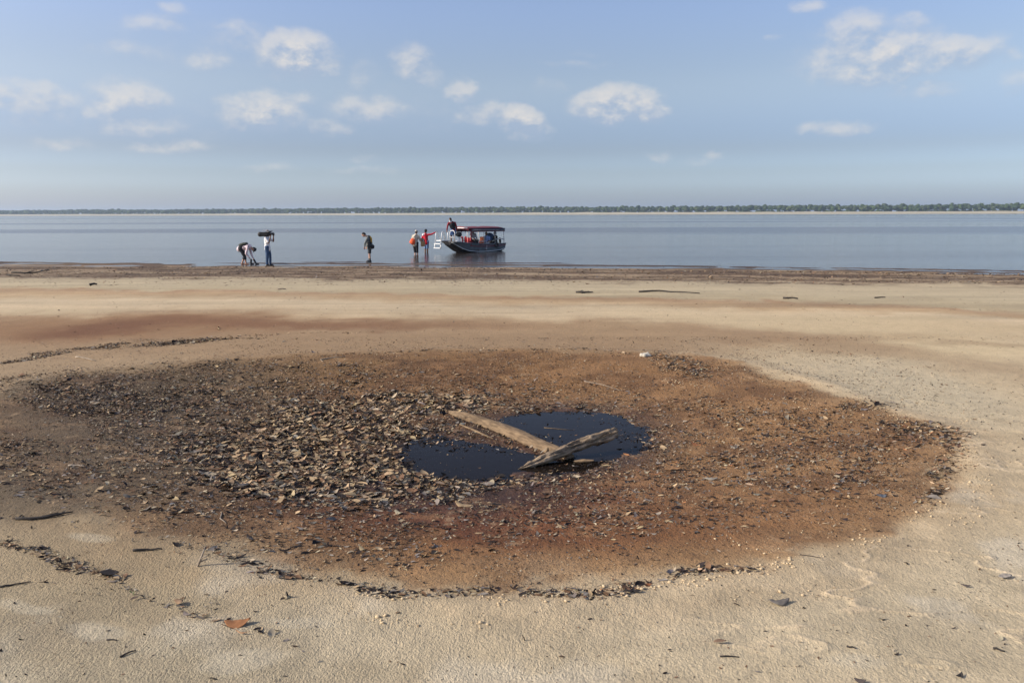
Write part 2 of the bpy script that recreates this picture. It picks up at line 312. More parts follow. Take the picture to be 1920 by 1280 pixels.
# ------------------------------------------------------------------ ground
BANK0 = 1530.0; SLOPE = -0.40
def rows():
    near = np.concatenate([np.linspace(-25, 1.5, 9), [2.4, 3.0]])
    py = np.linspace(1330, 487, 610); mid = [at(960, p, -0.05)[1] for p in py]
    mid = [m for m in mid if m > 3.2]
    g = np.geomspace(mid[-1] * 1.03, 1400, 34)
    bank = np.array([1425, 1434, 1439, 1442, 1445, 1449, 1454, 1460, 1467, 1475, 1485, 1500, 1530, 1600, 1800, 2300, 3200, 4600, 6500.]) + 90
    return np.concatenate([near, mid, g, bank])
def build_ground():
    r = rows(); fine = np.linspace(-.74, .74, 860); out = np.array([.76, .8, .86, .95, 1.1, 1.35, 1.7, 2.2])
    u = np.concatenate([-out[::-1], fine, out])
    Rr, U = np.meshgrid(r, u, indexing='ij')
    # columns of the near ground open from a point behind the camera and become evenly spread far off
    X = U * (np.maximum(Rr, 0) * .93 + 1.3) + np.sign(U) * np.maximum(np.abs(U) - .75, 0) * 40
    k = sstep(100, 1000, Rr); Y = Rr + SLOPE * X * k
    x = X.ravel(); y = Y.ravel(); rr = Rr.ravel()
    Z = height(x, y)
    far = sstep(1527, 1546, rr + 6 * fbm(x * .01, y * .01, 2, 4)); bluff = sstep(1542, 1565, rr)
    Zf = -1.2 * (1 - far) + far * (SEA + 1.2 + bluff * (2.6 + 2.6 * np.maximum(0, fbm(x * .03, y * .01, 3, 9))))
    Z = np.where(rr > 300, Zf, Z)
    px, py = proj(x, y, Z * 1.0)
    # ---- colour
    wx = fbm(x * .35, y * .35, 4, 61); wy = fbm(x * .5 + 9, y * .22, 4, 62); w3 = fbm(x * 1.8, y * 1.8, 4, 63); w4 = fbm(x * 6, y * 6, 3, 64)
    amp = np.clip((py - 400) / 300, 0.02, 2)
    qx = px + wx * 130 * amp; qy = py + wy * 60 * amp * np.clip(amp, .2, 1) + w3 * 16 * amp
    l0 = np.interp(px, SX, SY); l1 = np.interp(px, [0, 960, 1920], [521, 524, 536]); l2 = np.interp(px, [0, 960, 1920], [543, 557, 586])
    l3 = np.interp(px, [0, 500, 960, 1300, 1920], [592, 592, 604, 612, 612]); l4 = l3 + 60
    t = np.select([qy < l0, qy < l1, qy < l2, qy < l3, qy < l4], [(qy - l0) / 10, (qy - l0) / (l1 - l0), 1 + (qy - l1) / (l2 - l1), 2 + (qy - l2) / (l3 - l2), 3 + (qy - l3) / (l4 - l3)], 4 + (qy - l4) / 300)
    knots = [-1, 0, .25, .55, .85, 1.05, 1.5, 1.85, 1.98, 2.12, 2.4, 2.8, 3.05, 3.5, 4.0, 5.2, 7]
    cols = np.array([alb(92, 70, 50), alb(118, 93, 70), alb(146, 118, 90), alb(148, 122, 94), alb(152, 127, 98), alb(180, 158, 126), alb(182, 161, 128), alb(176, 154, 120), alb(170, 138, 104),
                     alb(178, 146, 108), alb(198, 172, 137), alb(193, 166, 130), alb(172, 142, 106), alb(160, 130, 97), alb(162, 132, 98), alb(180, 156, 122), alb(190, 168, 136)])
    C = np.stack([np.interp(t, knots, cols[:, i]) for i in range(3)], 1)
    def mixc(m, c):
        nonlocal C
        m = np.clip(m, 0, 1)[:, None]; C = C * (1 - m) + np.asarray(c) * m
    def blob(cx, cy, rx, ry, soft=.6, ang=0):
        a = R(ang); dx = qx - cx; dy = qy - cy; X2 = dx * math.cos(a) + dy * math.sin(a); Y2 = -dx * math.sin(a) + dy * math.cos(a)
        d = np.sqrt((X2 / rx) ** 2 + (Y2 / ry) ** 2); return sstep(1 + soft, 1 - soft, d)
    s3 = fbm(x * .12, y * 1.1 + .5 * fbm(x * .1, y * .1, 2, 79), 4, 78); bandz = sstep(1.0, 1.1, t) * sstep(4.2, 3.6, t); C *= (1 + (.45 * s3 + .30 * fbm(x * .35, y * 3.4, 3, 77)) * bandz)[:, None]
    # dark lines of silt and plant crumbs near the waterline
    st = fbm(x * .09, (shore_y(x) - y) * 1.5 + fbm(x * .2, y * .1, 2, 71), 4, 72)
    zone = sstep(1.15, .9, t) * sstep(-.35, 0, t)
    st2 = fbm(x * .25, (shore_y(x) - y) * 3.2, 3, 75)
    mixc(sstep(.05, .12, st2) * zone * .85, alb(74, 54, 39)); mixc(sstep(-.08, -.22, st2) * zone * .6, alb(170, 145, 112))
    mixc(sstep(.02, .16, st) * zone * .75, alb(88, 66, 48)); mixc(sstep(-.08, -.22, st) * zone * .6, alb(176, 150, 118))
    mixc(np.exp(-((t - .80) / .06) ** 2) * .6, alb(88, 64, 45)); mixc(np.exp(-((t - .42) / .06) ** 2) * .55 * sstep(-.1, .1, st + .1), alb(80, 60, 42))
    mixc(np.exp(-((t - .04) / .07) ** 2) * .7, alb(74, 56, 42))
    mixc(np.exp(-((t - 2.0) / .06) ** 2) * .5 * sstep(-.2, .15, w3 + wx), alb(150, 112, 78))
    # light sand of the right side
    mixc(sstep(1150, 1500, qx + (qy - 640) * 1.2) * sstep(590, 640, qy) * .95, alb(196, 170, 134))
    mixc(blob(1720, 655, 300, 30, .5, 4), alb(205, 178, 138)); mixc(blob(1560, 605, 400, 16, .5, 2) * .8, alb(200, 173, 134))
    mixc(blob(1560, 635, 240, 11, .6, 1) * .55, alb(160, 130, 96)); mixc(blob(1860, 652, 110, 7, .5, 0) * .6, alb(158, 130, 98))
    mixc(blob(1560, 655, 150, 13, .7, 6) * .7, alb(152, 118, 84)); mixc(blob(1780, 690, 230, 16, .7, 9) * .6, alb(162, 134, 102))
    mixc(blob(1420, 628, 170, 9, .7, 3) * .55, alb(150, 116, 84))
    mixc(blob(1700, 740, 240, 40, .7, 12) * .6, alb(190, 172, 142))
    # brown ring round the far side and stains
    mixc(blob(640, 640, 800, 42, .35) * .6, alb(154, 122, 88))
    mixc(blob(190, 615, 330, 26, .5, -2) * .75, alb(140, 100, 64)); mixc(blob(210, 617, 150, 12, .6, -4) * .8, alb(112, 70, 42))
    mixc(blob(560, 607, 270, 10, .6, 1) * .7, alb(122, 80, 50)); mixc(blob(900, 612, 160, 8, .7) * .4, alb(140, 104, 72))
    mixc(blob(60, 585, 160, 8, .6, 0) * .4, alb(202, 176, 138))
    # near sand
    near = sstep(1040, 1160, qy + .06 * (qx - 960))
    mixc(near * .9, alb(190, 168, 136)); mixc(near * sstep(1000, 200, qx) * .6, alb(182, 166, 140))
    mixc(sstep(1000, 1500, qx) * sstep(950, 1050, qy) * .6, alb(200, 177, 143))
    mixc(blob(1700, 1180, 360, 60, .7, 14) * .5, alb(184, 163, 132)); mixc(blob(1450, 1120, 260, 26, .7, -12) * .4, alb(186, 160, 126))
    mixc(blob(120, 1190, 190, 60, .8, -10) * .45, alb(150, 128, 98)); mixc(blob(330, 1130, 200, 26, .7, 22) * .4, alb(156, 134, 104))
    # the hollow
    dr = sdist(x, y, RIM) + .55 * w3 + .6 * wx + .30 * w4
    inr = sstep(-.12, .16, dr) * .5 + sstep(-.7, .7, dr) * .5
    leftgrey = sstep(700, 100, qx)
    mixc(sstep(-1.6, .2, dr) * leftgrey * .8 * sstep(660, 720, py), alb(140, 117, 88))
    mixc(sstep(520, 60, qx) * sstep(700, 760, qy) * sstep(1040, 930, qy - .05 * qx) * .85, alb(124, 102, 76))
    mixc(inr, alb(144, 112, 78))
    mixc(inr * blob(700, 700, 420, 36, .6) * .8, alb(128, 101, 66)); mixc(inr * blob(1050, 700, 260, 36, .6) * .5, alb(138, 102, 66))
    mixc(inr * blob(640, 870, 560, 170, .5) * .55, alb(108, 76, 48))
    mixc(inr * blob(330, 830, 300, 110, .6) * .7, alb(92, 74, 54)); mixc(inr * blob(150, 760, 210, 60, .6) * .7, alb(86, 70, 54))
    mixc(inr * blob(330, 735, 230, 44, .6) * .6, alb(92, 76, 56))
    mixc(blob(150, 885, 330, 75, .6) * .7, alb(104, 86, 64)); mixc(blob(60, 930, 160, 40, .7) * .5, alb(98, 84, 66))
    mixc(inr * blob(860, 965, 330, 62, .55, 3) * .85, alb(98, 56, 32)); mixc(inr * blob(1250, 960, 300, 60, .7) * .5, alb(116, 76, 46))
    mixc(inr * blob(960, 900, 330, 60, .5) * .6, alb(92, 54, 32)); mixc(inr * blob(880, 1010, 150, 20, .6, 4) * .6, alb(88, 46, 27))
    mixc(inr * blob(1150, 1000, 380, 50, .6, -4) * .4, alb(128, 86, 54)); mixc(inr * blob(1450, 850, 320, 130, .6) * .45, alb(142, 110, 76))
    dp = np.maximum(sdist(x, y, POOL_A), sdist(x, y, POOL_B))
    mixc(inr * blob(845, 925, 190, 42, .6, 4) * .8, alb(62, 40, 27)); mixc(inr * blob(720, 885, 120, 46, .6) * .6, alb(66, 47, 33)); mixc(inr * blob(900, 790, 130, 24, .6) * .5, alb(74, 54, 38))
    wet = sstep(-.75, .05, dp + .4 * fbm(x * 2, y * 2, 3, 91)); mixc(wet * .8, alb(50, 35, 25))
    mixc(sstep(-.05, .3, dp), alb(30, 20, 14))
    mixc(inr * sstep(.03, .16, fbm(x * 1.25, y * 1.7, 4, 141)) * .45, alb(88, 60, 39)); mixc(inr * sstep(.04, .2, fbm(x * 4.5, y * 4.5, 3, 143)) * .35, alb(96, 68, 45)); mixc(inr * sstep(.10, .2, fbm(x * 3.1 + 4, y * 4.1, 3, 145)) * .3, alb(168, 132, 96))
    C = C * (1 - inr[:, None]) + C * (1 + np.array([.08, -.045, -.17])[None] * sstep(350, 750, qx)[:, None]) * inr[:, None]
    # pale crust where the hollow ends
    mixc(np.exp(-((dr + .12) / .16) ** 2) * sstep(700, 1300, qx + (qy - 900)) * .55 * sstep(-.15, .25, w3 + w4), alb(204, 178, 142))
    mixc(inr * sstep(.22, .38, w4) * .5, alb(170, 138, 104))
    ridge = np.exp(-(fbm(x * .8 + 3, y * 1.9, 4, 121) / .012) ** 2) * sstep(1150, 1450, px) * sstep(760, 850, py) * (1 - inr) * sstep(1250, 1150, py)
    mixc(ridge * .8, alb(214, 186, 150)); mixc(sstep(.10, .22, fbm(x * 1.1, y * 1.1, 4, 131)) * (1 - inr) * np.maximum(sstep(1010, 1080, qy), sstep(1300, 1500, px) * sstep(800, 950, qy)) * .5, alb(206, 188, 162)); mixc(sstep(.12, .25, fbm(x * .9 + 5, y * 1.3, 4, 133)) * (1 - inr) * sstep(800, 950, qy) * .45, alb(164, 144, 114))
    for (bx, by, b1, b2, ba) in ((208, 1172, 62, 15, -8), (475, 1234, 66, 20, -6), (200, 1022, 40, 8, 4), (560, 1172, 50, 9, 10), (60, 1150, 60, 8, 0), (1640, 1240, 50, 14, 0)):
        mixc(sstep(.15, .55, blob(bx, by, b1, b2, .9, ba) + .9 * w3 + .5 * w4) * blob(bx, by, b1 * 1.1, b2 * 1.1, .5, ba) * .34, alb(206, 189, 162))
    # wet margin of the river, its bed, the far bank
    s = shore_y(x) - y; mg = sstep(2.2, -.2, s); C *= (1 - .25 * mg)[:, None]
    mixc(sstep(0, -1.5, s) * (rr < 300), alb(70, 46, 30))
    fb = rr > 1300; C[fb] = alb(178, 164, 138); woods = sstep(1566, 1580, rr); mixc(woods * fb, alb(60, 62, 44))
    C *= (1 + .35 * w4 * np.clip((py - 500) / 300, 0, 1))[:, None]
    # masks
    grainy = sstep(980, 1080, qy) * (1 - inr) * (.45 + .55 * sstep(1300, 300, qx)) * (1 - .8 * blob(210, 1170, 60, 18, .4, -8)) * (1 - .7 * blob(480, 1225, 70, 22, .4, -6))
    grainy *= (.35 + 1.2 * np.clip(wx * 1.8 + .4, 0, 1)) * (1 - .45 * sstep(900, 1500, px))
    M = np.stack([np.maximum(np.maximum(wet * .9, inr * blob(860, 930, 230, 60, .6) * .6), sstep(2, -.5, s) * .6 * (rr < 300)), grainy, inr * sstep(1.8, .2, np.maximum(dp, -3) * 0 + 1)], 1)
    M[:, 2] = np.maximum(inr, .22 * (rr < 300))
    o = mesh_np('ground', np.stack([x, y, Z], 1), grid_faces(len(r), len(u)), sand_material(), {'albedo': np.clip(C, .004, .9), 'masks': np.clip(M, 0, 1)}, smooth=True)
    tag(o, 'pale sandy beach with a leaf filled muddy hollow', kind='structure')
build_ground()

# ------------------------------------------------------------------ water
def water_material(name, small=False):
    m = mat(name, (.020, .013, .008) if small else (.045, .034, .026), .03 if small else .10, 0, .07 if small else .5); t = m.node_tree; b = t.nodes['Principled BSDF']; L = t.links.new
    b.inputs['IOR'].default_value = 1.333
    if small: b.inputs['Base Color'].default_value = (.010, .007, .005, 1)
    tc = t.nodes.new('ShaderNodeTexCoord')
    def nz(sx, sy, det, off=0):
        mp = t.nodes.new('ShaderNodeMapping'); mp.inputs['Scale'].default_value = (sx, sy, 1); mp.inputs['Location'].default_value = (off, off, 0); L(tc.outputs['Object'], mp.inputs[0])
        n = t.nodes.new('ShaderNodeTexNoise'); n.inputs['Scale'].default_value = 1; n.inputs['Detail'].default_value = det; L(mp.outputs[0], n.inputs['Vector']); return n.outputs[0]
    bp = t.nodes.new('ShaderNodeBump'); bp.inputs['Strength'].default_value = 1
    if small:
        L(mth(t, 'MULTIPLY', nz(9, 9, 3), .0012), bp.inputs['Height']); bp.inputs['Distance'].default_value = 1
    else:
        a = nz(1.6, 3.8, 4); c = nz(.10, .35, 3, 5)
        patch = nz(.0022, .020, 3, 9)
        pm = t.nodes.new('ShaderNodeMapRange'); pm.interpolation_type = 'SMOOTHSTEP'; L(patch, pm.inputs[0]); pm.inputs[1].default_value = .45; pm.inputs[2].default_value = .62
        pm.inputs[3].default_value = .55; pm.inputs[4].default_value = 1.6
        h = mth(t, 'MULTIPLY', mth(t, 'ADD', mth(t, 'MULTIPLY', a, .034), mth(t, 'MULTIPLY', c, .06)), pm.outputs[0])
        L(h, bp.inputs['Height']); bp.inputs['Distance'].default_value = 1
        L(mth(t, 'MULTIPLY_ADD', pm.outputs[0], .10, .02), b.inputs['Roughness'])
    L(bp.outputs[0], b.inputs['Normal'])
    return m
def build_water():
    ys = np.array([20, 45, 80, 150, 300, 600, 1000, 1500, 2400.]); us = np.linspace(-2.2, 2.2, 23)
    Yr, U = np.meshgrid(ys, us, indexing='ij'); X = U * (Yr * .93 + 1.3) + np.sign(U) * np.maximum(np.abs(U) - .75, 0) * 40
    k = sstep(100, 1000, Yr); Yw = Yr + SLOPE * X * k
    o = mesh_np('river_water', np.stack([X.ravel(), Yw.ravel(), np.full(X.size, SEA)], 1), grid_faces(len(ys), len(us)), water_material('river_water'))
    tag(o, 'calm blue grey river water reaching to the far bank', kind='structure')
    # pool in the hollow
    c = np.mean(np.array(POOL_A + POOL_B), 0); n = 40; V = [(c[0], c[1], ZW)]
    for i in range(n):
        a = 2 * math.pi * i / n; V.append((c[0] + 2.6 * math.cos(a), c[1] + 1.7 * math.sin(a), ZW))
    o = mesh_np('pool_water', V, [(0, 1 + i, 1 + (i + 1) % n) for i in range(n)], water_material('pool_water', True))
    tag(o, 'small dark pool of still water left in the hollow', kind='structure')
build_water()

# ------------------------------------------------------------------ leaves
LEAFCOL = {'tan': (.37, .265, .155), 'pale': (.38, .31, .21), 'brown': (.17, .10, .058), 'dark': (.030, .024, .022), 'grey': (.19, .165, .14), 'rust': (.36, .16, .07)}
def leaf_template(seed, nu=4, nv=2, flat=False):
    q = random.Random(seed); W = q.uniform(.13, .27) if seed % 5 != 3 else q.uniform(.035, .07); curl = q.uniform(-.35, .8) * (.3 if flat else 1); cup = q.uniform(-1.6, 2.2) * (.5 if flat else 1); tw = q.uniform(-1.4, 1.4) * (.3 if flat else 1); bend = q.uniform(-.2, .2)
    V = []
    for i in range(nu + 1):
        u = i / nu; w = W * max(math.sin(math.pi * min(max(u * .96 + .02, 0), 1)) ** .75, .03)
        for j in range(nv + 1):
            v = (j / nv * 2 - 1) * w; z = curl * (u - .5) ** 2 * 1.4 + cup * v * v * 2 + tw * v * (u - .5) + q.uniform(-.03, .03)
            V.append((u - .5, v + bend * math.sin(math.pi * u), z))
    V = np.array(V); V[:, 2] -= V[:, 2].min(); return V, grid_faces(nu + 1, nv + 1)
def debris(px, py):
    """how thickly leaves lie, from the way the photograph shows them: returns density 0..1 and leaf size"""
    def bl(cx, cy, rx, ry, ang=0, soft=.5):
        a = R(ang); dx = px - cx; dy = py - cy; X = dx * math.cos(a) + dy * math.sin(a); Y = -dx * math.sin(a) + dy * math.cos(a)
        return sstep(1 + soft, 1 - soft, np.sqrt((X / rx) ** 2 + (Y / ry) ** 2))
    def line(pts, wdt):
        d = np.full(px.shape, 1e9); t = np.clip((py - 560) / 400, .15, 1.2)
        for (x1, y1), (x2, y2) in zip(pts[:-1], pts[1:]):
            ex, ey = x2 - x1, y2 - y1; k = np.clip(((px - x1) * ex + (py - y1) * ey) / (ex * ex + ey * ey), 0, 1)
            d = np.minimum(d, np.hypot((px - x1 - k * ex) * .35, py - y1 - k * ey))
        return np.exp(-(d / wdt) ** 2)
    D = [(1.0, bl(590, 850, 170, 75, 8)), (1.0, bl(650, 800, 140, 55, 0)), (.9, bl(800, 755, 150, 26, 0)), (.8, bl(500, 900, 130, 40, 10)), (.75, bl(700, 910, 70, 50, 0)),
         (.75, bl(180, 745, 150, 40, 6)), (.45, bl(330, 760, 170, 60)), (.42, bl(560, 840, 400, 150)), (.55, bl(400, 840, 150, 70, 6)), (.30, bl(480, 700, 300, 26)), (.22, bl(800, 820, 620, 150)), (.30, bl(1400, 850, 330, 110)),
         (.30, bl(950, 740, 260, 30)), (.25, bl(1150, 930, 400, 90)), (.20, bl(700, 1000, 330, 70)), (.12, bl(250, 900, 300, 80)), (.45, bl(1280, 685, 60, 20, 14)), (.35, bl(1620, 760, 60, 14)),
         (.40, bl(1700, 810, 80, 24)), (.35, bl(1560, 860, 120, 30)), (.3, bl(860, 870, 120, 40)), (.10, bl(1100, 700, 500, 30)),
         (.95, line([(430, 1050), (560, 1078), (700, 1096), (830, 1106), (960, 1110), (1080, 1104), (1250, 1082), (1330, 1068), (1400, 1062)], 7)),
         (1.0, line([(0, 683), (60, 668), (140, 655), (260, 645), (380, 636), (500, 629)], 3.2)), (.9, line([(500, 629), (600, 626), (700, 624)], 2.0)), (.4, line([(700, 624), (900, 620), (1030, 628)], 1.5)), (.06, bl(250, 680, 260, 30)),
         (.7, bl(815, 905, 90, 26, 6)), (.5, bl(930, 905, 120, 16, -4)), (.5, bl(780, 830, 70, 24)),
         (.9, line([(0, 1022), (60, 1032), (130, 1052), (215, 1082)], 7)), (.35, line([(215, 1085), (300, 1118), (330, 1132), (440, 1160), (600, 1240)], 5)),
         (.4, line([(190, 950), (260, 990), (330, 1020), (400, 1045)], 6)), (.4, bl(50, 900, 110, 40, 12)), (.3, bl(40, 840, 60, 30)),
         (.35, line([(600, 666), (800, 660), (1000, 656), (1180, 660)], 1.8)), (.5, line([(1700, 790), (1780, 815), (1790, 870), (1760, 930)], 12)),
         (.30, line([(1000, 540), (1300, 560), (1620, 572), (1920, 582)], 1.6)), (.22, line([(0, 518), (400, 521), (960, 532)], 3)),
         (.06, bl(1600, 720, 330, 60, 10)), (.02, bl(1500, 1180, 500, 90)), (.02, bl(300, 1180, 400, 100)), (.03, bl(200, 680, 300, 30)),
         (.07, bl(960, 575, 1400, 70)), (.5, line([(0, 499), (500, 501), (960, 504), (1920, 516)], 1.6)), (.4, line([(0, 511), (500, 513), (960, 518), (1920, 530)], 1.6)), (.16, sstep(494, 499, py - .009 * px) * sstep(524, 516, py - .009 * px)), (.10, bl(1550, 700, 330, 50, 10)),
         (.42, line([(940, 805), (985, 772), (1060, 762), (1130, 768), (1190, 785), (1225, 812), (1225, 840), (1170, 862), (1100, 892), (1000, 902), (900, 925), (800, 915), (735, 880), (735, 845), (800, 815)], 9))]
    d = np.zeros(px.shape)
    for w, m in D: d = np.maximum(d, w * m)
    return d
RUST = mat('leaf_base')
M_LEAF = attr_material('dry_leaf', 'tint', .95, .10, .28, 60)
def scatter_leaves():
    n = 620000
    # candidates spread over the beach evenly by ground area, out to the waterline (thinner with distance)
    y = np.where(rng.random(n) < .86, rng.uniform(3.3, 15.5, n), rng.uniform(15, 38, n)); x = rng.uniform(-1, 1, n) * (y * .70 + .3)
    z = height(x, y); px, py = proj(x, y, z)
    wp = np.clip((py - 480) / 330, .12, 1.4); dn = debris(px + 60 * wp * fbm(x * 1.5, y * 1.5, 3, 101), py + 26 * wp * fbm(x * 1.5 + 7, y * 1.5, 3, 102))
    cl = np.clip(.5 + 1.5 * fbm(x * 3.2, y * 3.2, 3, 103), .08, 1.4)
    rel = (y * .70 + .3) / 10
    keep = (rng.random(n) < dn * cl * rel * np.where(y > 15, 2.6, 2.6)) & (py > 495) & (py < 1300) & (px > -60) & (px < 1980)
    inpool = np.maximum(sdist(x, y, POOL_A), sdist(x, y, POOL_B))
    keep &= ~((inpool > .04) & (rng.random(n) < .98 - .9 * sstep(.02, .2, fbm(x * 2.2, y * 3.5, 3, 401)) - .55 * sstep(.30, .05, inpool) * (px < 960)))
    keep &= ~((inpool > .32) & (rng.random(n) < .6))
    x, y, px, py, dn, inpool = [a[keep] for a in (x, y, px, py, dn, inpool)]; z = height(x, y); n = len(x)
    big = sstep(.25, .8, dn) * (py < 1060) * sstep(250, 420, px) + .35
    size = np.exp(rng.normal(math.log(.034), .44, n)) * (.55 + .85 * np.clip(big, 0, 1.1))
    size = np.where(y > 27, size * 1.7, np.where(y > 15, size * .75, size)); size = np.where((dn < .15) & (y < 15), size * .62, size); size = np.clip(size, .012, .15)
    ang = rng.normal(0.15, .75, n) + np.where(rng.random(n) < .5, math.pi, 0)
    tx = rng.normal(0, .26, n); ty = rng.normal(0, .22, n)
    dens_tan = sstep(.3, .9, dn) * sstep(300, 450, px) * (px < 1050) * (py < 1050)
    pr = rng.random(n); names = list(LEAFCOL); kind = np.zeros(n, int)
    for i in range(n):
        wts = (.42, .07, .20, .30, .01, .0) if rng.random() < dens_tan[i] else ((.14, .08, .24, .36, .16, .02) if px[i] > 1050 else (.13, .10, .22, .40, .15, .0))  # dark share: rotten leaves, plus shade between leaves put into leaf colour
        kind[i] = int(np.searchsorted(np.cumsum(wts), pr[i] * .999))
    kind = np.minimum(kind, 5)
    floating = inpool > 0.05; z = np.where(floating, np.maximum(z, ZW - .002), z)
    kind = np.where(floating & (rng.random(n) < .75), 3, kind)
    pix = size / y * F; NT = 16; T = [leaf_template(k) for k in range(NT)]; TB = [leaf_template(100 + k, 7, 2) for k in range(6)]
    order = np.argsort(-pix); inframe = (px[order] > 12) & (px[order] < 1908) & (py[order] < 1268); top = order[inframe][:290]
    single = np.zeros(n, bool); single[top] = True
    rest = np.where(~single)[0]
    VV, FF, CC = [], [], []; base = 0
    tsel = rng.integers(0, NT, n); cj = rng.normal(1, .20, (n, 1)) * np.ones((1, 3)) * (1 + rng.normal(0, .025, (n, 3))); carr = np.array([LEAFCOL[k] for k in names])
    def rotm(i):
        ca, sa = np.cos(ang[i]), np.sin(ang[i]); cx, sx = np.cos(tx[i]), np.sin(tx[i]); cy, sy = np.cos(ty[i]), np.sin(ty[i])
        return ca, sa, cx, sx, cy, sy
    for k in range(NT):
        idx = rest[tsel[rest] == k]; V, Fq = T[k]; m = len(idx)
        ca, sa, cx, sx, cy, sy = [a[:, None] for a in rotm(idx)]
        X = V[None, :, 0] * size[idx][:, None]; Y = V[None, :, 1] * size[idx][:, None]; Z = V[None, :, 2] * size[idx][:, None] * .5
        Y, Z = Y * cx - Z * sx, Y * sx + Z * cx; X, Z = X * cy + Z * sy, -X * sy + Z * cy; X, Y = X * ca - Y * sa, X * sa + Y * ca
        Z = Z - Z.min(1, keepdims=True) * .75
        P = np.stack([X + x[idx][:, None], Y + y[idx][:, None], Z + z[idx][:, None] + .001], 2).reshape(-1, 3)
        VV.append(P); FF.append((Fq[None] + (base + np.arange(m) * len(V))[:, None, None]).reshape(-1, 4)); base += m * len(V)
        c = np.repeat(carr[kind[idx]] * cj[idx], len(V), 0); CC.append(c)
    o = mesh_np('leaf_litter', np.concatenate(VV), np.concatenate(FF), M_LEAF, np.clip(np.concatenate(CC), .01, .8))
    tag(o, 'dry curled leaves and leaf crumbs littering the hollow', 'leaf litter', kind='stuff')
    print('leaves', n)
    cache = {}
    zones = [('dense', lambda a, b, d: d > .55 and 330 < a < 1000 and b < 1040, 'lying among the dense leaf litter left of the pool'),
             ('rimline', lambda a, b, d: b > 1040 and a > 330, 'lying on the near rim of the hollow'),
             ('leftrim', lambda a, b, d: a <= 330 and b > 960, 'in the debris line at lower left'),
             ('left', lambda a, b, d: a <= 330, 'on dark mud at the left of the hollow'),
             ('front', lambda a, b, d: b > 890 and a <= 1100, 'on red mud in front of the pool'),
             ('right', lambda a, b, d: a > 1100, 'on brown mud right of the pool'),
             ('around', lambda a, b, d: True, 'lying on the mud around the pool')]
    desc = {'tan': 'tan dry leaf', 'pale': 'pale beige dry leaf', 'brown': 'brown dry leaf', 'dark': 'blackish leaf toned for rot and shade', 'grey': 'grey weathered leaf', 'rust': 'rust coloured dry leaf'}
    for i in top:
        kt = int(tsel[i] % 6); key = (kt, kind[i])
        if key not in cache:
            V, Fq = TB[kt]; cache[key] = mesh_np('leaf', V, Fq, M_LEAF, np.clip(carr[kind[i]][None] * (1 + .12 * np.sin(V[:, :1] * 9)), .01, .8) * np.ones((len(V), 3)), link=False, smooth=True)
        ob = bpy.data.objects.new('leaf', cache[key]); COL.objects.link(ob)
        s = size[i]; ob.scale = (s, s, s * .5); ob.rotation_euler = (tx[i], ty[i], ang[i]); ob.location = (x[i], y[i], z[i] + .003)
        zn = [w for w in zones if w[1](px[i], py[i], dn[i])][0]; nm = names[kind[i]]; nu_, nz_ = TB[kt][0][:, 0], TB[kt][0][:, 2]
        form = 'steeply tilted' if abs(tx[i]) > .40 or abs(ty[i]) > .40 else ('curled up' if np.ptp(nz_) > .35 else 'flat lying')
        big_ = 'large' if pix[i] > np.median(pix[top]) else 'smaller'
        where = zn[2]
        if zn[0] == 'dense':
            where = 'in the dense litter, ' + ('far side' if py[i] < 800 else ('near side' if py[i] > 880 else 'middle')) + (', left end' if px[i] < 540 else (', beside the pool' if px[i] > 700 else ', centre'))
        tag(ob, '%s %s %s %s' % (big_, form, desc[nm], where), 'leaf', 'dry leaves ' + zn[2])
scatter_leaves()
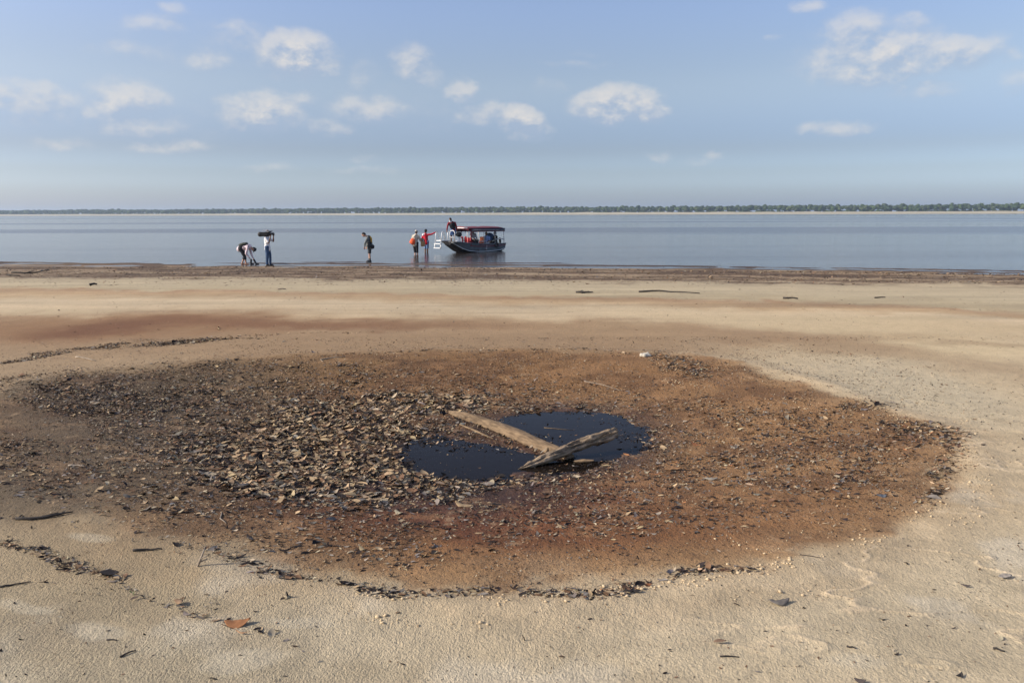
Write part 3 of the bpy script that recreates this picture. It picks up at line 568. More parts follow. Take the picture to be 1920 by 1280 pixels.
def scatter_crumbs():
    carr = np.array(list(LEAFCOL.values()))
    # crumbs and fragments too small to pick apart
    n = 900000; y = rng.uniform(3.6, 15.5, n); x = rng.uniform(-1, 1, n) * (y * .70 + .3); rm = sdist(x, y, RIM) + .5 * fbm(x * 1.8, y * 1.8, 3, 63)
    cl = np.clip(.45 + 2.0 * fbm(x * 2.4, y * 2.4, 4, 203), .05, 1.5); zz = height(x, y, False); px, py = proj(x, y, zz); dn = debris(px, py)
    pr_ = (.34 * sstep(-.15, .25, rm) + .45 * dn + .012 + .05 * np.exp(-((rm + .5) / .5) ** 2)) * cl * (.35 + .065 * y)
    k = (rng.random(n) < pr_ * .62) & ~((np.maximum(sdist(x, y, POOL_A), sdist(x, y, POOL_B)) > -.05) & (rng.random(n) < .965)); x, y, px = x[k], y[k], px[k]; z = np.maximum(height(x, y), ZW); n = len(x)
    size = np.clip(np.exp(rng.normal(math.log(.013), .45, n)) * (.6 + .05 * y), .005, .045); a = rng.uniform(0, 6.28, n); W = rng.uniform(.12, .5, n); lift = rng.uniform(.05, .55, n)
    P = np.zeros((n, 6, 3)); 
    for q_, (u, v, w) in enumerate(((-.5, -1, 0), (-.5, 1, .2), (0, 1, 1), (0, -1, .8), (.5, -.7, .1), (.5, .7, .0))):
        X = u * size; Y = v * size * W * .5; P[:, q_, 0] = x + X * np.cos(a) - Y * np.sin(a); P[:, q_, 1] = y + X * np.sin(a) + Y * np.cos(a); P[:, q_, 2] = z + .0015 + w * size * lift
    Fq = (np.array([[0, 3, 2, 1], [3, 4, 5, 2]])[None] + (np.arange(n) * 6)[:, None, None]).reshape(-1, 4)
    kk = rng.choice(6, n, p=(.12, .14, .28, .36, .10, 0)); cc = carr[kk] * rng.normal(1, .2, (n, 1)); o = mesh_np('leaf_crumbs', P.reshape(-1, 3), Fq, M_LEAF, np.clip(np.repeat(cc, 6, 0), .01, .8))
    tag(o, 'small broken bits of leaf and twig strewn over the hollow', 'leaf litter', kind='stuff'); print('crumbs', n)
    # pale lumps of sand thrown up along the rim
    n = 160000; y = rng.uniform(3.6, 14.5, n); x = rng.uniform(-1, 1, n) * (y * .70 + .3); zz = height(x, y, False); px, py = proj(x, y, zz)
    def ln(pts, wd):
        d = np.full(px.shape, 1e9)
        for (x1, y1), (x2, y2) in zip(pts[:-1], pts[1:]):
            ex, ey = x2 - x1, y2 - y1; t_ = np.clip(((px - x1) * ex + (py - y1) * ey) / (ex * ex + ey * ey), 0, 1); d = np.minimum(d, np.hypot((px - x1 - t_ * ex) * .4, py - y1 - t_ * ey))
        return np.exp(-(d / wd) ** 2)
    D = np.maximum.reduce([ln([(420, 1062), (560, 1092), (700, 1112), (840, 1120), (960, 1124), (1100, 1112), (1300, 1090), (1450, 1062), (1640, 1012), (1760, 950)], 9), .7 * ln([(700, 1155), (760, 1168), (840, 1182), (900, 1168)], 9),
        .5 * ln([(1180, 668), (1260, 690), (1330, 712), (1260, 720)], 9), .5 * ln([(1000, 1125), (1100, 1130)], 8), .6 * ln([(1400, 1110), (1520, 1120), (1640, 1110), (1740, 1080)], 12), .35 * ln([(1350, 1010), (1420, 1030), (1500, 1000)], 10), .5 * ln([(340, 1015), (400, 1010)], 8), .45 * ln([(1500, 760), (1640, 765), (1760, 830)], 8), .4 * ln([(1800, 800), (1850, 900), (1800, 980)], 14)])
    k = rng.random(n) < D * np.clip(.4 + 2.4 * fbm(x * 2.2, y * 2.2, 4, 303), .02, 1.2) * .9; x, y = x[k], y[k]; z = height(x, y); n = len(x)
    bmc = bmesh.new(); bmesh.ops.create_icosphere(bmc, subdivisions=1, radius=1); iv = np.array([v.co for v in bmc.verts]); jf = np.array([[v.index for v in f.verts] for f in bmc.faces]); bmc.free()
    sz = np.clip(np.exp(rng.normal(math.log(.0045), .5, n)), .002, .013); V = iv[None] * (1 + rng.uniform(-.5, .45, (n, len(iv), 1))) * sz[:, None, None] * np.array([1.25, 1, .75]) + np.stack([x, y, z + sz * .35], 1)[:, None, :]
    o = mesh_np('sand_crumbs', V.reshape(-1, 3), (jf[None] + (np.arange(n) * len(iv))[:, None, None]).reshape(-1, 3), M_LEAF, alb(200, 174, 140)); tag(o, 'pale crumbs of sand thrown up along the rim of the hollow', 'sand crumbs', kind='stuff')
scatter_crumbs()

# ------------------------------------------------------------------ general mesh helpers
def link_bm(name, bm, m, parent=None, smooth=False):
    me = bpy.data.meshes.new(name); bmesh.ops.recalc_face_normals(bm, faces=bm.faces); bm.to_mesh(me); bm.free()
    if m: me.materials.append(m)
    if smooth:
        for p in me.polygons: p.use_smooth = True
    o = bpy.data.objects.new(name, me); COL.objects.link(o)
    if parent: o.parent = parent
    return o
def box(bm, c, s, rot=None):
    r = bmesh.ops.create_cube(bm, size=1); M = Matrix.Translation(Vector(c)) @ (rot.to_4x4() if rot else Matrix()) @ Matrix.Diagonal((*s, 1))
    bmesh.ops.transform(bm, matrix=M, verts=r['verts']); return r['verts']
def ell(bm, c, s, rot=None, seg=14):
    r = bmesh.ops.create_uvsphere(bm, u_segments=seg, v_segments=seg // 2 + 2, radius=1)
    M = Matrix.Translation(Vector(c)) @ (rot.to_4x4() if rot else Matrix()) @ Matrix.Diagonal((*s, 1))
    bmesh.ops.transform(bm, matrix=M, verts=r['verts']); return r['verts']
def cap(bm, a, ra, b, rb, seg=12, ends=True):
    a = Vector(a); b = Vector(b); d = b - a; L = d.length
    if L < 1e-5: return
    r = bmesh.ops.create_cone(bm, cap_ends=True, segments=seg, radius1=ra, radius2=rb, depth=L)
    M = Matrix.Translation((a + b) / 2) @ d.to_track_quat('Z', 'Y').to_matrix().to_4x4(); bmesh.ops.transform(bm, matrix=M, verts=r['verts'])
    if ends:
        ell(bm, a, (ra,) * 3, seg=seg); ell(bm, b, (rb,) * 3, seg=seg)
def tube(bm, pts, rad, seg=8):
    pts = [Vector(p) for p in pts]; rad = rad if isinstance(rad, (list, tuple)) else [rad] * len(pts); rings = []
    s = None
    for i, p in enumerate(pts):
        d = (pts[min(i + 1, len(pts) - 1)] - pts[max(i - 1, 0)]).normalized()
        if s is None: s = d.cross(Vector((0, 0, 1)) if abs(d.z) < .9 else Vector((1, 0, 0)))
        s = (s - d * s.dot(d)).normalized(); u = s.cross(d)
        rings.append([bm.verts.new(p + (s * math.cos(2 * math.pi * k / seg) + u * math.sin(2 * math.pi * k / seg)) * rad[i]) for k in range(seg)])
    for a, b in zip(rings[:-1], rings[1:]):
        for k in range(seg): bm.faces.new((a[k], a[(k + 1) % seg], b[(k + 1) % seg], b[k]))
    bm.faces.new(rings[0][::-1]); bm.faces.new(rings[-1])
def empty(name, loc, rz=0):
    o = bpy.data.objects.new(name, None); COL.objects.link(o); o.location = loc; o.rotation_euler = (0, 0, rz); return o
def remeshed(name, bm, m, parent, voxel=.012, disp=0.0, smooth=3):
    """melt overlapping shapes into one continuous skin"""
    me0 = bpy.data.meshes.new('tmp'); bmesh.ops.recalc_face_normals(bm, faces=bm.faces); bm.to_mesh(me0); bm.free(); t = bpy.data.objects.new('tmp', me0); COL.objects.link(t)
    rm = t.modifiers.new('r', 'REMESH'); rm.mode = 'VOXEL'; rm.voxel_size = voxel; rm.use_smooth_shade = True
    if smooth:
        s = t.modifiers.new('s', 'SMOOTH'); s.iterations = smooth; s.factor = .5
    dg = bpy.context.evaluated_depsgraph_get(); me = bpy.data.meshes.new_from_object(t.evaluated_get(dg)); bpy.data.objects.remove(t); bpy.data.meshes.remove(me0)
    if disp:
        n = len(me.vertices); c = np.empty(n * 3, np.float32); me.vertices.foreach_get('co', c); c = c.reshape(-1, 3); nn = np.empty(n * 3, np.float32); me.vertices.foreach_get('normal', nn); nn = nn.reshape(-1, 3)
        h = fbm((c[:, 0] + c[:, 1] * .7) * 9 + c[:, 2] * 5, c[:, 2] * 14 - c[:, 0] * 4, 3, 7)
        c = c + nn * (h[:, None] * disp); me.vertices.foreach_set('co', c.ravel().astype(np.float32)); me.update()
    me.name = name; me.materials.clear(); me.materials.append(m); o = bpy.data.objects.new(name, me); COL.objects.link(o); o.parent = parent
    return o


# ------------------------------------------------------------------ logs, sticks and single leaves
def bark(name, c1, c2, scale=6, bump=.02):
    m = mat(name, c1, .9, 0, .2); t = m.node_tree; b = t.nodes['Principled BSDF']; L = t.links.new
    tc = t.nodes.new('ShaderNodeTexCoord'); mp = t.nodes.new('ShaderNodeMapping'); mp.inputs['Scale'].default_value = (1, 6, 6); L(tc.outputs['Object'], mp.inputs[0])
    n = t.nodes.new('ShaderNodeTexNoise'); n.inputs['Scale'].default_value = scale; n.inputs['Detail'].default_value = 6; L(mp.outputs[0], n.inputs['Vector'])
    n2 = t.nodes.new('ShaderNodeTexNoise'); n2.inputs['Scale'].default_value = 9; n2.inputs['Detail'].default_value = 5; L(tc.outputs['Object'], n2.inputs['Vector'])
    r = t.nodes.new('ShaderNodeMapRange'); L(mth(t, 'ADD', mth(t, 'MULTIPLY', n.outputs[0], .6), mth(t, 'MULTIPLY', n2.outputs[0], .4)), r.inputs[0]); r.inputs[1].default_value = .38; r.inputs[2].default_value = .62
    mx = t.nodes.new('ShaderNodeMix'); mx.data_type = 'RGBA'; L(r.outputs[0], mx.inputs[0]); mx.inputs[6].default_value = (*c2, 1); mx.inputs[7].default_value = (*c1, 1); L(mx.outputs[2], b.inputs['Base Color'])
    bp = t.nodes.new('ShaderNodeBump'); bp.inputs['Distance'].default_value = bump; L(n.outputs[0], bp.inputs['Height']); L(bp.outputs[0], b.inputs['Normal'])
    return m
M_LOG = bark('sandy_log_wood', (.25, .172, .10), (.11, .075, .045), 7, .012)
M_BRANCH = bark('weathered_wood', (.46, .34, .22), (.10, .07, .045), 8, .02)
M_DARKW = bark('dark_wood', (.07, .06, .052), (.025, .022, .02), 8, .01)
M_PALEW = bark('pale_wood', (.40, .33, .25), (.20, .16, .12), 8, .005)
def trunk(name, p0, p1, prof, m, seed=1, seg=20, rough=.012, rough_f=14, groove=0.0, bend=0.0, n=64, jag=0.0, wob=0.0):
    """a log along p0-p1, built in its own frame (x along it); prof: list of (t, radius)"""
    p0 = Vector(p0); p1 = Vector(p1); d = p1 - p0; L = d.length; t = np.linspace(0, 1, n); rr = np.interp(t, [a for a, _ in prof], [b for _, b in prof])
    th = np.linspace(0, 2 * np.pi, seg, endpoint=False); T, TH = np.meshgrid(t, th, indexing='ij')
    nx = T * L * rough_f; h = fbm(nx * .35 + seed * 7, TH * 1.9 + 3 * np.cos(TH), 4, seed) * rough * 2
    g = fbm(nx * .12 + seed, TH * 4.2, 3, seed + 9); h = h + np.where(g < -.05, g, 0) * groove
    h = h * np.minimum(1, rr / .03)[:, None]; RR = np.maximum(rr[:, None] + h, .003)
    X = T * L + (np.where(T > .5, 1, -1) * fbm(TH * 2.3, TH * 0 + seed, 2, seed + 4) * jag * (np.abs(T - .5) > .46))
    Y = RR * np.cos(TH); Z = RR * np.sin(TH) + bend * np.sin(np.pi * T)
    Y = Y + wob * np.sin(np.pi * T) + wob * .35 * np.sin(3.3 * np.pi * T + seed)
    V = np.stack([X.ravel(), Y.ravel(), Z.ravel()], 1)
    i = np.arange((n - 1) * seg); r = i // seg; c = i % seg; Fq = np.stack([r * seg + c, r * seg + (c + 1) % seg, (r + 1) * seg + (c + 1) % seg, (r + 1) * seg + c], 1)
    V = np.concatenate([V, [[V[:seg, 0].mean(), 0, 0], [V[-seg:, 0].mean(), 0, 0]]]); e0 = len(V) - 2
    caps = [(e0, k, (k + 1) % seg, (k + 1) % seg) for k in range(seg)]; q = (n - 1) * seg
    me = bpy.data.meshes.new(name); faces = [tuple(f) for f in Fq.tolist()] + [(e0, (k + 1) % seg, k) for k in range(seg)] + [(e0 + 1, q + k, q + (k + 1) % seg) for k in range(seg)]
    me.from_pydata(V.tolist(), [], faces); me.update()
    for p in me.polygons: p.use_smooth = True
    me.materials.append(m); o = bpy.data.objects.new(name, me); COL.objects.link(o)
    o.matrix_world = Matrix.Translation(p0) @ d.to_track_quat('X', 'Z').to_matrix().to_4x4()
    return o
def V3(px, py, z): p = at(px, py, z); return Vector((p[0], p[1], z))
# half-buried log
a = V3(832, 770, ZW + .015); b = V3(1068, 862, ZW - .015)
lg = trunk('log', a, b, [(0, .012), (.05, .03), (.12, .055), (.2, .075), (.5, .086), (.75, .094), (.92, .092), (1, .07)], M_LOG, 3, 26, .016, 5, .04, .012, 110, .06, .045)
tag(lg, 'smooth sand coated log half buried across the pool', 'log')
a = V3(975, 880, ZW - .005); b = V3(1152, 830, ZW + .17)
b = Vector((0, 0, 0)); pe = at(1146, 845, ZW); b = Vector((pe[0] + .05, pe[1] + .05, ZW + .20))
br = trunk('branch', a, b, [(0, .006), (.10, .030), (.2, .045), (.45, .058), (.8, .062), (.92, .08), (.97, .07), (1, .045)], M_BRANCH, 8, 30, .026, 22, .14, 0, 130, .16, .03)
tag(br, 'weathered furrowed grey brown branch resting across the half buried log', 'branch')
pe = at(1093, 866, ZW); sp = trunk('wood_fragment', (pe[0] - .1, pe[1] + .02, ZW + .0), (pe[0] + .12, pe[1] - .01, ZW + .02), [(0, .012), (.5, .026), (1, .010)], M_LOG, 14, 12, .006, 12, .02, 0, 20)
tag(sp, 'small split wood fragment under the right end of the branch', 'wood')
a = V3(862, 795, ZW + .03); b = V3(925, 822, ZW + .03)
tag(trunk('stick', a, b, [(0, .008), (.5, .015), (1, .005)], M_LOG, 15, 8, .004, 12, .01, 0, 20), 'pale short stick lying along the near side of the buried log', 'stick')

def stick(pts, rad, m, label, cat='stick', lift=.8, extra=(), name='stick'):
    bm = bmesh.new()
    def path(pp, r, up=0):
        P = [ground_at(x, y) + Vector((0, 0, r * lift)) for x, y in pp]; q = []
        for i in range(len(P) - 1):
            for k in range(3): q.append(P[i].lerp(P[i + 1], k / 3))
        q.append(P[-1]); rr = [r * (1 - .65 * i / len(q)) for i in range(len(q))]
        for i in range(1, len(q) - 1): q[i] = q[i] + Vector((random.uniform(-1, 1) * r * .5, random.uniform(-1, 1) * r * .8, random.uniform(0, 1) * r * .6))
        tube(bm, q, rr, 7)
    path(pts, rad)
    for e in extra: path(e, rad * .6)
    o = link_bm(name, bm, m, smooth=True); c = Vector(np.mean([v.co for v in o.data.vertices], 0)); c.z = 0
    o.data.transform(Matrix.Translation(-c)); o.location = c; return tag(o, label, cat, )
stick([(22, 512), (48, 513), (72, 512), (92, 507)], .035, M_DARKW, 'dark forked driftwood branch lying near the waterline at the far left', 'driftwood', extra=[[(50, 512), (64, 508)], [(66, 512), (90, 506)]])
stick([(12, 517), (38, 518)], .03, M_DARKW, 'short dark stick just below the forked driftwood')
stick([(1198, 548), (1235, 547), (1270, 549), (1312, 551)], .028, M_DARKW, 'long dark driftwood stick lying on the grey sand mid beach', 'driftwood')
stick([(1080, 549), (1100, 550), (1112, 549)], .03, M_DARKW, 'small tangle of dark twigs left of the long driftwood stick', 'twigs', extra=[[(1086, 549), (1092, 545)], [(1090, 550), (1110, 548)]])
stick([(1468, 560), (1496, 561)], .03, M_DARKW, 'short dark stick right of the long driftwood stick')
stick([(1640, 559), (1660, 558)], .02, M_DARKW, 'tiny dark stick on the grey sand at the right')
stick([(168, 536), (182, 535)], .05, M_DARKW, 'small dark lump of driftwood on the pale sand at the left', 'driftwood')
stick([(520, 543), (536, 543)], .025, M_PALEW, 'short tan stick on the pale band of sand')
stick([(142, 670), (160, 672), (180, 677)], .012, M_PALEW, 'pale bent stick just below the leaf line at the upper left')
stick([(601, 675), (620, 672), (647, 669)], .011, M_PALEW, 'pale forked stick at the far rim of the hollow', extra=[[(601, 674), (606, 679)]])
stick([(30, 974), (70, 974), (105, 968), (137, 961)], .013, M_DARKW, 'dark twiggy branch lying on the sand at the left edge', 'branch', extra=[[(60, 974), (110, 962)], [(80, 972), (120, 966)], [(34, 973), (42, 966)]])
stick([(128, 874), (145, 874), (163, 876)], .010, M_PALEW, 'pale flat stick on the dark mud at the left')
stick([(270, 915), (292, 910)], .008, M_PALEW, 'small pale twig on the brown mud at lower left')
stick([(250, 1033), (275, 1032), (304, 1030)], .010, M_DARKW, 'thick dark twig lying on the sand left of the hollow')
stick([(0, 1101), (30, 1096), (58, 1091)], .007, M_DARKW, 'thin curved dark twig on the grainy sand at the left edge', 'twig')
stick([(416, 961), (413, 972), (424, 981)], .006, M_PALEW, 'thin curved twig below the leaf litter', 'twig')
stick([(1095, 715), (1130, 722), (1165, 733)], .006, M_PALEW, 'long thin twig lying behind the pool', 'twig')
stick([(1500, 1040), (1540, 1046)], .004, M_DARKW, 'thin dark twig on the pale rim at lower right', 'twig')
stick([(1350, 1231), (1386, 1232)], .005, M_DARKW, 'thin grey twig on the sand at bottom centre right', 'twig')
stick([(1862, 1216), (1884, 1222)], .007, M_DARKW, 'dark twig on the sand at the lower right corner', 'twig')
stick([(1588, 1212), (1604, 1216)], .006, M_DARKW, 'tiny dark twig on the open sand at lower right', 'twig')
stick([(225, 1232), (255, 1220)], .006, M_DARKW, 'small dark twig on the grainy sand at bottom left', 'twig')
stick([(200, 1200), (220, 1201)], .005, M_DARKW, 'slim twig beside the smooth sand patch', 'twig')
stick([(1020, 806), (1075, 811)], .0035, M_LOG, 'thin twig floating on the far part of the pool', 'twig', lift=9)
# sticks that stand up out of the sand
def up_stick(px, py, tipx, tipy, dy, rad, m, label, cone=0, cat='stick', name='stick', kids=()):
    g = ground_at(px, py); t = atY(tipx, tipy, g.y + dy); bm = bmesh.new()
    mid = g.lerp(t, .5) + Vector((rad * .6, 0, 0)); tube(bm, [Vector((0, 0, -.02)), mid - g, t - g], [rad, rad * .8, rad * .4], 7)
    for k in kids: tube(bm, [(t - g) * k[0], (t - g) * k[0] + Vector(k[1])], [rad * .7, rad * .3], 6)
    o = link_bm(name, bm, m, smooth=True); o.location = g; tag(o, label, cat)
    return g
up_stick(368, 1062, 385, 1024, .03, .009, M_PALEW, 'grey forked twig propped up at the lower left edge of the hollow', kids=[(.4, (.07, .0, .03)), (.2, (.06, .02, .02))])
g = up_stick(538, 1120, 537, 1108, 0, .008, M_DARKW, 'short dark stub standing in a cone of sand')
up_stick(248, 1015, 248, 1008, 0, .006, M_PALEW, 'tiny pale peg standing in the sand at lower left')
up_stick(985, 1200, 978, 1189, 0, .004, M_DARKW, 'small upright twig in the sand at bottom centre', cat='twig', name='twig')
bm = bmesh.new(); bmesh.ops.create_cone(bm, cap_ends=True, segments=24, radius1=.03, radius2=.005, depth=.022)
bmesh.ops.transform(bm, matrix=Matrix.Translation((0, 0, .007)), verts=bm.verts)
M_SAND2 = cloth('loose_sand', tuple(alb(172, 152, 124)), .95, .3, 90, .8)
o = link_bm('sand_mound', bm, M_SAND2, smooth=True); o.location = g + Vector((0, .005, 0)); tag(o, 'small pointed cone of sand round the dark stub', 'sand mound')
# rust coloured leaves and other single pieces on the near sand
def big_leaf(px, py, size, ang, col, label, tilt=.25, roll=.1, seed=5, cat='leaf', name='leaf', h=.012):
    V, Fq = leaf_template(seed, 10, 4, True); c = np.array(col) * (.85 + .3 * _hash(np.arange(len(V)), np.arange(len(V)) * 3, 5))[:, None]
    me = mesh_np(name, V, Fq, M_LEAF, c, link=False, smooth=True); o = bpy.data.objects.new(name, me); COL.objects.link(o); md = o.modifiers.new('s', 'SOLIDIFY'); md.thickness = .01
    g = ground_at(px, py); o.location = g + Vector((0, 0, h)); o.scale = (size,) * 3; o.rotation_euler = (tilt, roll, ang); return tag(o, label, cat)
big_leaf(446, 1168, .15, .12, (.30, .14, .065), 'rust brown curled leaf, upper of the pair on the near sand', .35, -.05, 6, h=.015)
big_leaf(455, 1186, .10, -.25, (.42, .24, .13), 'rust leaf half covered with sand, lower of the pair', .2, .05, 8)
big_leaf(418, 1178, .09, 2.2, (.10, .06, .04), 'dark curled leaf standing left of the two rust leaves', 1.1, .3, 3, h=.02)
big_leaf(1460, 1128, .135, .12, (.16, .14, .12), 'long grey leaf lying alone on the right foreground sand', .25, 0, 9)
big_leaf(1884, 1083, .105, .2, (.36, .31, .25), 'pale curled leaf near the right edge', .2, 0, 11)
big_leaf(1810, 1099, .06, -.4, (.10, .08, .07), 'small dark leaf near the pale curled leaf', .2, 0, 4)
big_leaf(1797, 1267, .06, .6, (.09, .075, .06), 'round dark leaf at the bottom right', .4, 0, 12)
big_leaf(1612, 1277, .06, -.3, (.10, .08, .07), 'dark leaf at the bottom edge right of centre', .4, 0, 6)
big_leaf(1350, 1205, .075, .1, (.22, .14, .09), 'brown leaf crumbs half sunk in the sand at bottom right', .15, 0, 7)
big_leaf(252, 1124, .055, .8, (.2, .14, .1), 'small brown leaf on the sand below the debris line', .3, 0, 7)
big_leaf(335, 1133, .075, -.6, (.24, .16, .10), 'brown leaf half sunk in the sand, lower left', .3, 0, 2)
big_leaf(82, 1093, .07, .9, (.12, .08, .05), 'dark curled leaf beside the thin twig at the left', .9, 0, 13, h=.02)
big_leaf(205, 1080, .12, .4, (.14, .11, .085), 'large curled grey brown leaf in the debris line at lower left', 1.0, .2, 1, h=.03)
big_leaf(148, 1064, .07, .1, (.26, .17, .10), 'round brown seed husk in the debris line', 1.0, 0, 14, 'seed husk', 'seed_husk', .02)
big_leaf(1262, 882, .17, .05, (.30, .17, .085), 'broad sand coloured brown leaf right of the branch', .25, 0, 10)
big_leaf(870, 947, .16, -.25, (.34, .24, .14), 'large tan leaf lying in front of the pool', .45, .15, 9, h=.012)
big_leaf(1652, 930, .10, .2, (.16, .17, .18), 'slate grey round leaf on the right mud', .4, .1, 12)
big_leaf(1332, 898, .14, .0, (.30, .26, .20), 'pale leaf fragment right of the pool', .2, 0, 4)
big_leaf(640, 770, .16, .3, (.38, .27, .16), 'tan leaf at the far edge of the dense litter', .4, 0, 9)
big_leaf(870, 788, .17, .0, (.42, .31, .19), 'pale tan leaf lying on the left part of the log', .1, 0, 3, h=.04)
# pale lump at the far rim
bm = bmesh.new(); ell(bm, (0, 0, .01), (.10, .07, .042), seg=18)
for v in bm.verts: v.co += v.co.normalized() * .02 * math.sin(v.co.x * 60) * math.cos(v.co.y * 50)
o = link_bm('stone', bm, cloth('pale_stone', (.46, .42, .34), .9, .2, 20, .5), smooth=True); o.location = ground_at(1211, 667); tag(o, 'whitish lump of stone on the far rim of the hollow', 'stone')
# seedling
g = ground_at(250, 1115); t = empty('seedling', g); tag(t, 'tiny green seedling in the sand at lower left', 'seedling')
MG = mat('seedling_green', (.06, .15, .02), .5); bm = bmesh.new(); tube(bm, [(0, 0, -.01), (.002, 0, .02)], .0015, 6); link_bm('stem', bm, MG, t)
for s in (-1, 1):
    V, Fq = leaf_template(4, 5, 2); me = mesh_np('leaf', V * .028, Fq, MG, link=False); l = bpy.data.objects.new('leaf', me); COL.objects.link(l); l.parent = t; l.location = (s * .011, 0, .02); l.rotation_euler = (0, -.5 * s, 0)

# ------------------------------------------------------------------ people
SK_D = cloth('skin_brown', (.17, .085, .05), .6, .06, 8, .02); SK_L = cloth('skin_light', (.48, .27, .18), .6, .06, 8, .02)
HAIR = cloth('black_hair', (.012, .010, .009), .6, .2, 60, .5)
def person(label, root, J, skin, shirt=None, pants=None, sleeve='short', leg='long', feet=None, hair=HAIR, hair_kind='short', side=(0, 1, 0), face=(1, 0, 0), build=1.0, hips=0.0, extra=None, cat='person'):
    """J: joints in metres from the feet; side = direction of the person's 'a' side; face = where the head looks"""
    T = empty('person', root); tag(T, label, cat); side = Vector(side).normalized(); face = Vector(face).normalized(); J = {k: Vector(v) for k, v in J.items()}
    B = build; sh = J.get('chest'); pel = J['pel']; neck = J['neck']; head = J['head']; sw = .185 * B; hw = .09 * B
    for s, n in ((1, 'a'), (-1, 'b')):
        J.setdefault('sh' + n, sh + side * s * sw); J.setdefault('hip' + n, pel + side * s * hw)
    upv = (head - neck).normalized(); fwdv = (face - upv * face.dot(upv)).normalized(); rgt = fwdv.cross(upv).normalized(); HR = Matrix((fwdv, rgt, upv)).transposed()
    tor = (sh - pel).normalized(); tf = side.cross(tor).normalized(); TR = Matrix((tf, side, tor)).transposed()
    def torso(bm, e=0.0):
        mid = pel.lerp(sh, .5)
        ell(bm, pel + tor * .03, (.115 * B + e, .155 * B + e, .13 + e), TR); ell(bm, mid, (.105 * B + e, .145 * B + e, .17 + e), TR)
        ell(bm, sh - tor * .05, (.115 * B + e, .175 * B + e, .15 + e), TR); cap(bm, J['sha'], .052 + e, J['shb'], .052 + e)
        cap(bm, pel, .11 * B + e, sh, .12 * B + e)
    bm = bmesh.new(); torso(bm)
    cap(bm, sh, .06, neck, .052); cap(bm, neck, .052, head, .05)
    ell(bm, head + upv * .02, (.098, .078, .105), HR); ell(bm, head + fwdv * .03 - upv * .055, (.062, .056, .062), HR)          # skull and jaw
    ell(bm, head + fwdv * .098 - upv * .012, (.018, .014, .026), HR); ell(bm, head + fwdv * .084 - upv * .058, (.012, .026, .012), HR)  # nose, lips
    for s in (-1, 1):
        ell(bm, head + rgt * s * .080 - upv * .005, (.018, .012, .030), HR); ell(bm, head + fwdv * .082 + rgt * s * .032 + upv * .018, (.014, .018, .012), HR)
    for n in 'ab':
        S, E, W = J['sh' + n], J['el' + n], J['wr' + n]; cap(bm, S, .053, E, .040); cap(bm, E, .041, W, .027)
        hd = J.get('hd' + n, (W - E).normalized()); hd = Vector(hd).normalized(); hs = hd.cross(Vector((0, 0, 1))); hs = hs.normalized() if hs.length > .1 else side.copy(); hn = hd.cross(hs).normalized()
        cap(bm, W, .027, W + hd * .05, .032); ell(bm, W + hd * .055, (.045, .038, .016), Matrix((hd, hs, hn)).transposed())
        for f in range(4):
            o_ = hs * (-.027 + .018 * f); l = (.036, .042, .039, .030)[f]; k0 = W + hd * .085 + o_; k1 = k0 + (hd * .9 + hn * .35) * l; cap(bm, k0, .0095, k1, .009, 8); cap(bm, k1, .009, k1 + (hd * .5 + hn * .8) * l * .8, .0075, 8)
        th = W + hd * .04 - hs * .036; cap(bm, th - hd * .02 + hs * .01, .012, th + hd * .03 - hs * .018, .010, 8); cap(bm, th + hd * .03 - hs * .018, .010, th + hd * .055 - hs * .014 + hn * .015, .008, 8)
        H, K, A = J['hip' + n], J['kn' + n], J['an' + n]; cap(bm, H, .088 * B, K, .056); cap(bm, K, .056, K.lerp(A, .35), .054); cap(bm, K.lerp(A, .35), .054, A, .036)
        td = Vector(J.get('td' + n, J.get('toe', (1, 0, 0)))).normalized(); heel = A - td * .04 - Vector((0, 0, .045)); cap(bm, A, .036, heel, .032); cap(bm, heel, .032, A + td * .13 - Vector((0, 0, .055)), .024); cap(bm, A, .034, A + td * .1 - Vector((0, 0, .05)), .028)
        cap(bm, A + td * .12 - Vector((0, 0, .055)), .026, A + td * .165 - Vector((0, 0, .06)), .018)
    remeshed('body', bm, skin, T, .0115, 0, 2)
    if shirt:
        bm = bmesh.new(); torso(bm, .016); cap(bm, sh, .075, neck.lerp(sh, .45), .066)
        for n in 'ab':
            S, E, W = J['sh' + n], J['el' + n], J['wr' + n]
            if sleeve == 'long': cap(bm, S, .070, E, .056); cap(bm, E, .056, W.lerp(E, .08), .040)
            elif sleeve == 'short': cap(bm, S, .072, S.lerp(E, .75), .064)
            else: cap(bm, S, .068, S.lerp(E, .12), .062)
        hem = pel - tor * .08; cap(bm, pel, .145 * B, hem, .15 * B); remeshed('shirt', bm, shirt, T, .014, .016, 3)
    if pants:
        bm = bmesh.new(); ell(bm, pel, (.13 * B + hips, .17 * B + hips, .12 + hips), TR); cap(bm, J['hipa'], .105 * B, J['hipb'], .105 * B)
        for n in 'ab':
            H, K, A = J['hip' + n], J['kn' + n], J['an' + n]
            if leg == 'long': cap(bm, H, .108 * B, K, .078); cap(bm, K, .078, K.lerp(A, .92), .062)
            elif leg == 'capri': cap(bm, H, .108 * B, K, .078); cap(bm, K, .078, K.lerp(A, .35), .072)
            else: cap(bm, H, .110 * B, H.lerp(K, .92), .088)
        remeshed('trousers' if leg == 'long' else 'shorts', bm, pants, T, .014, .014, 3)
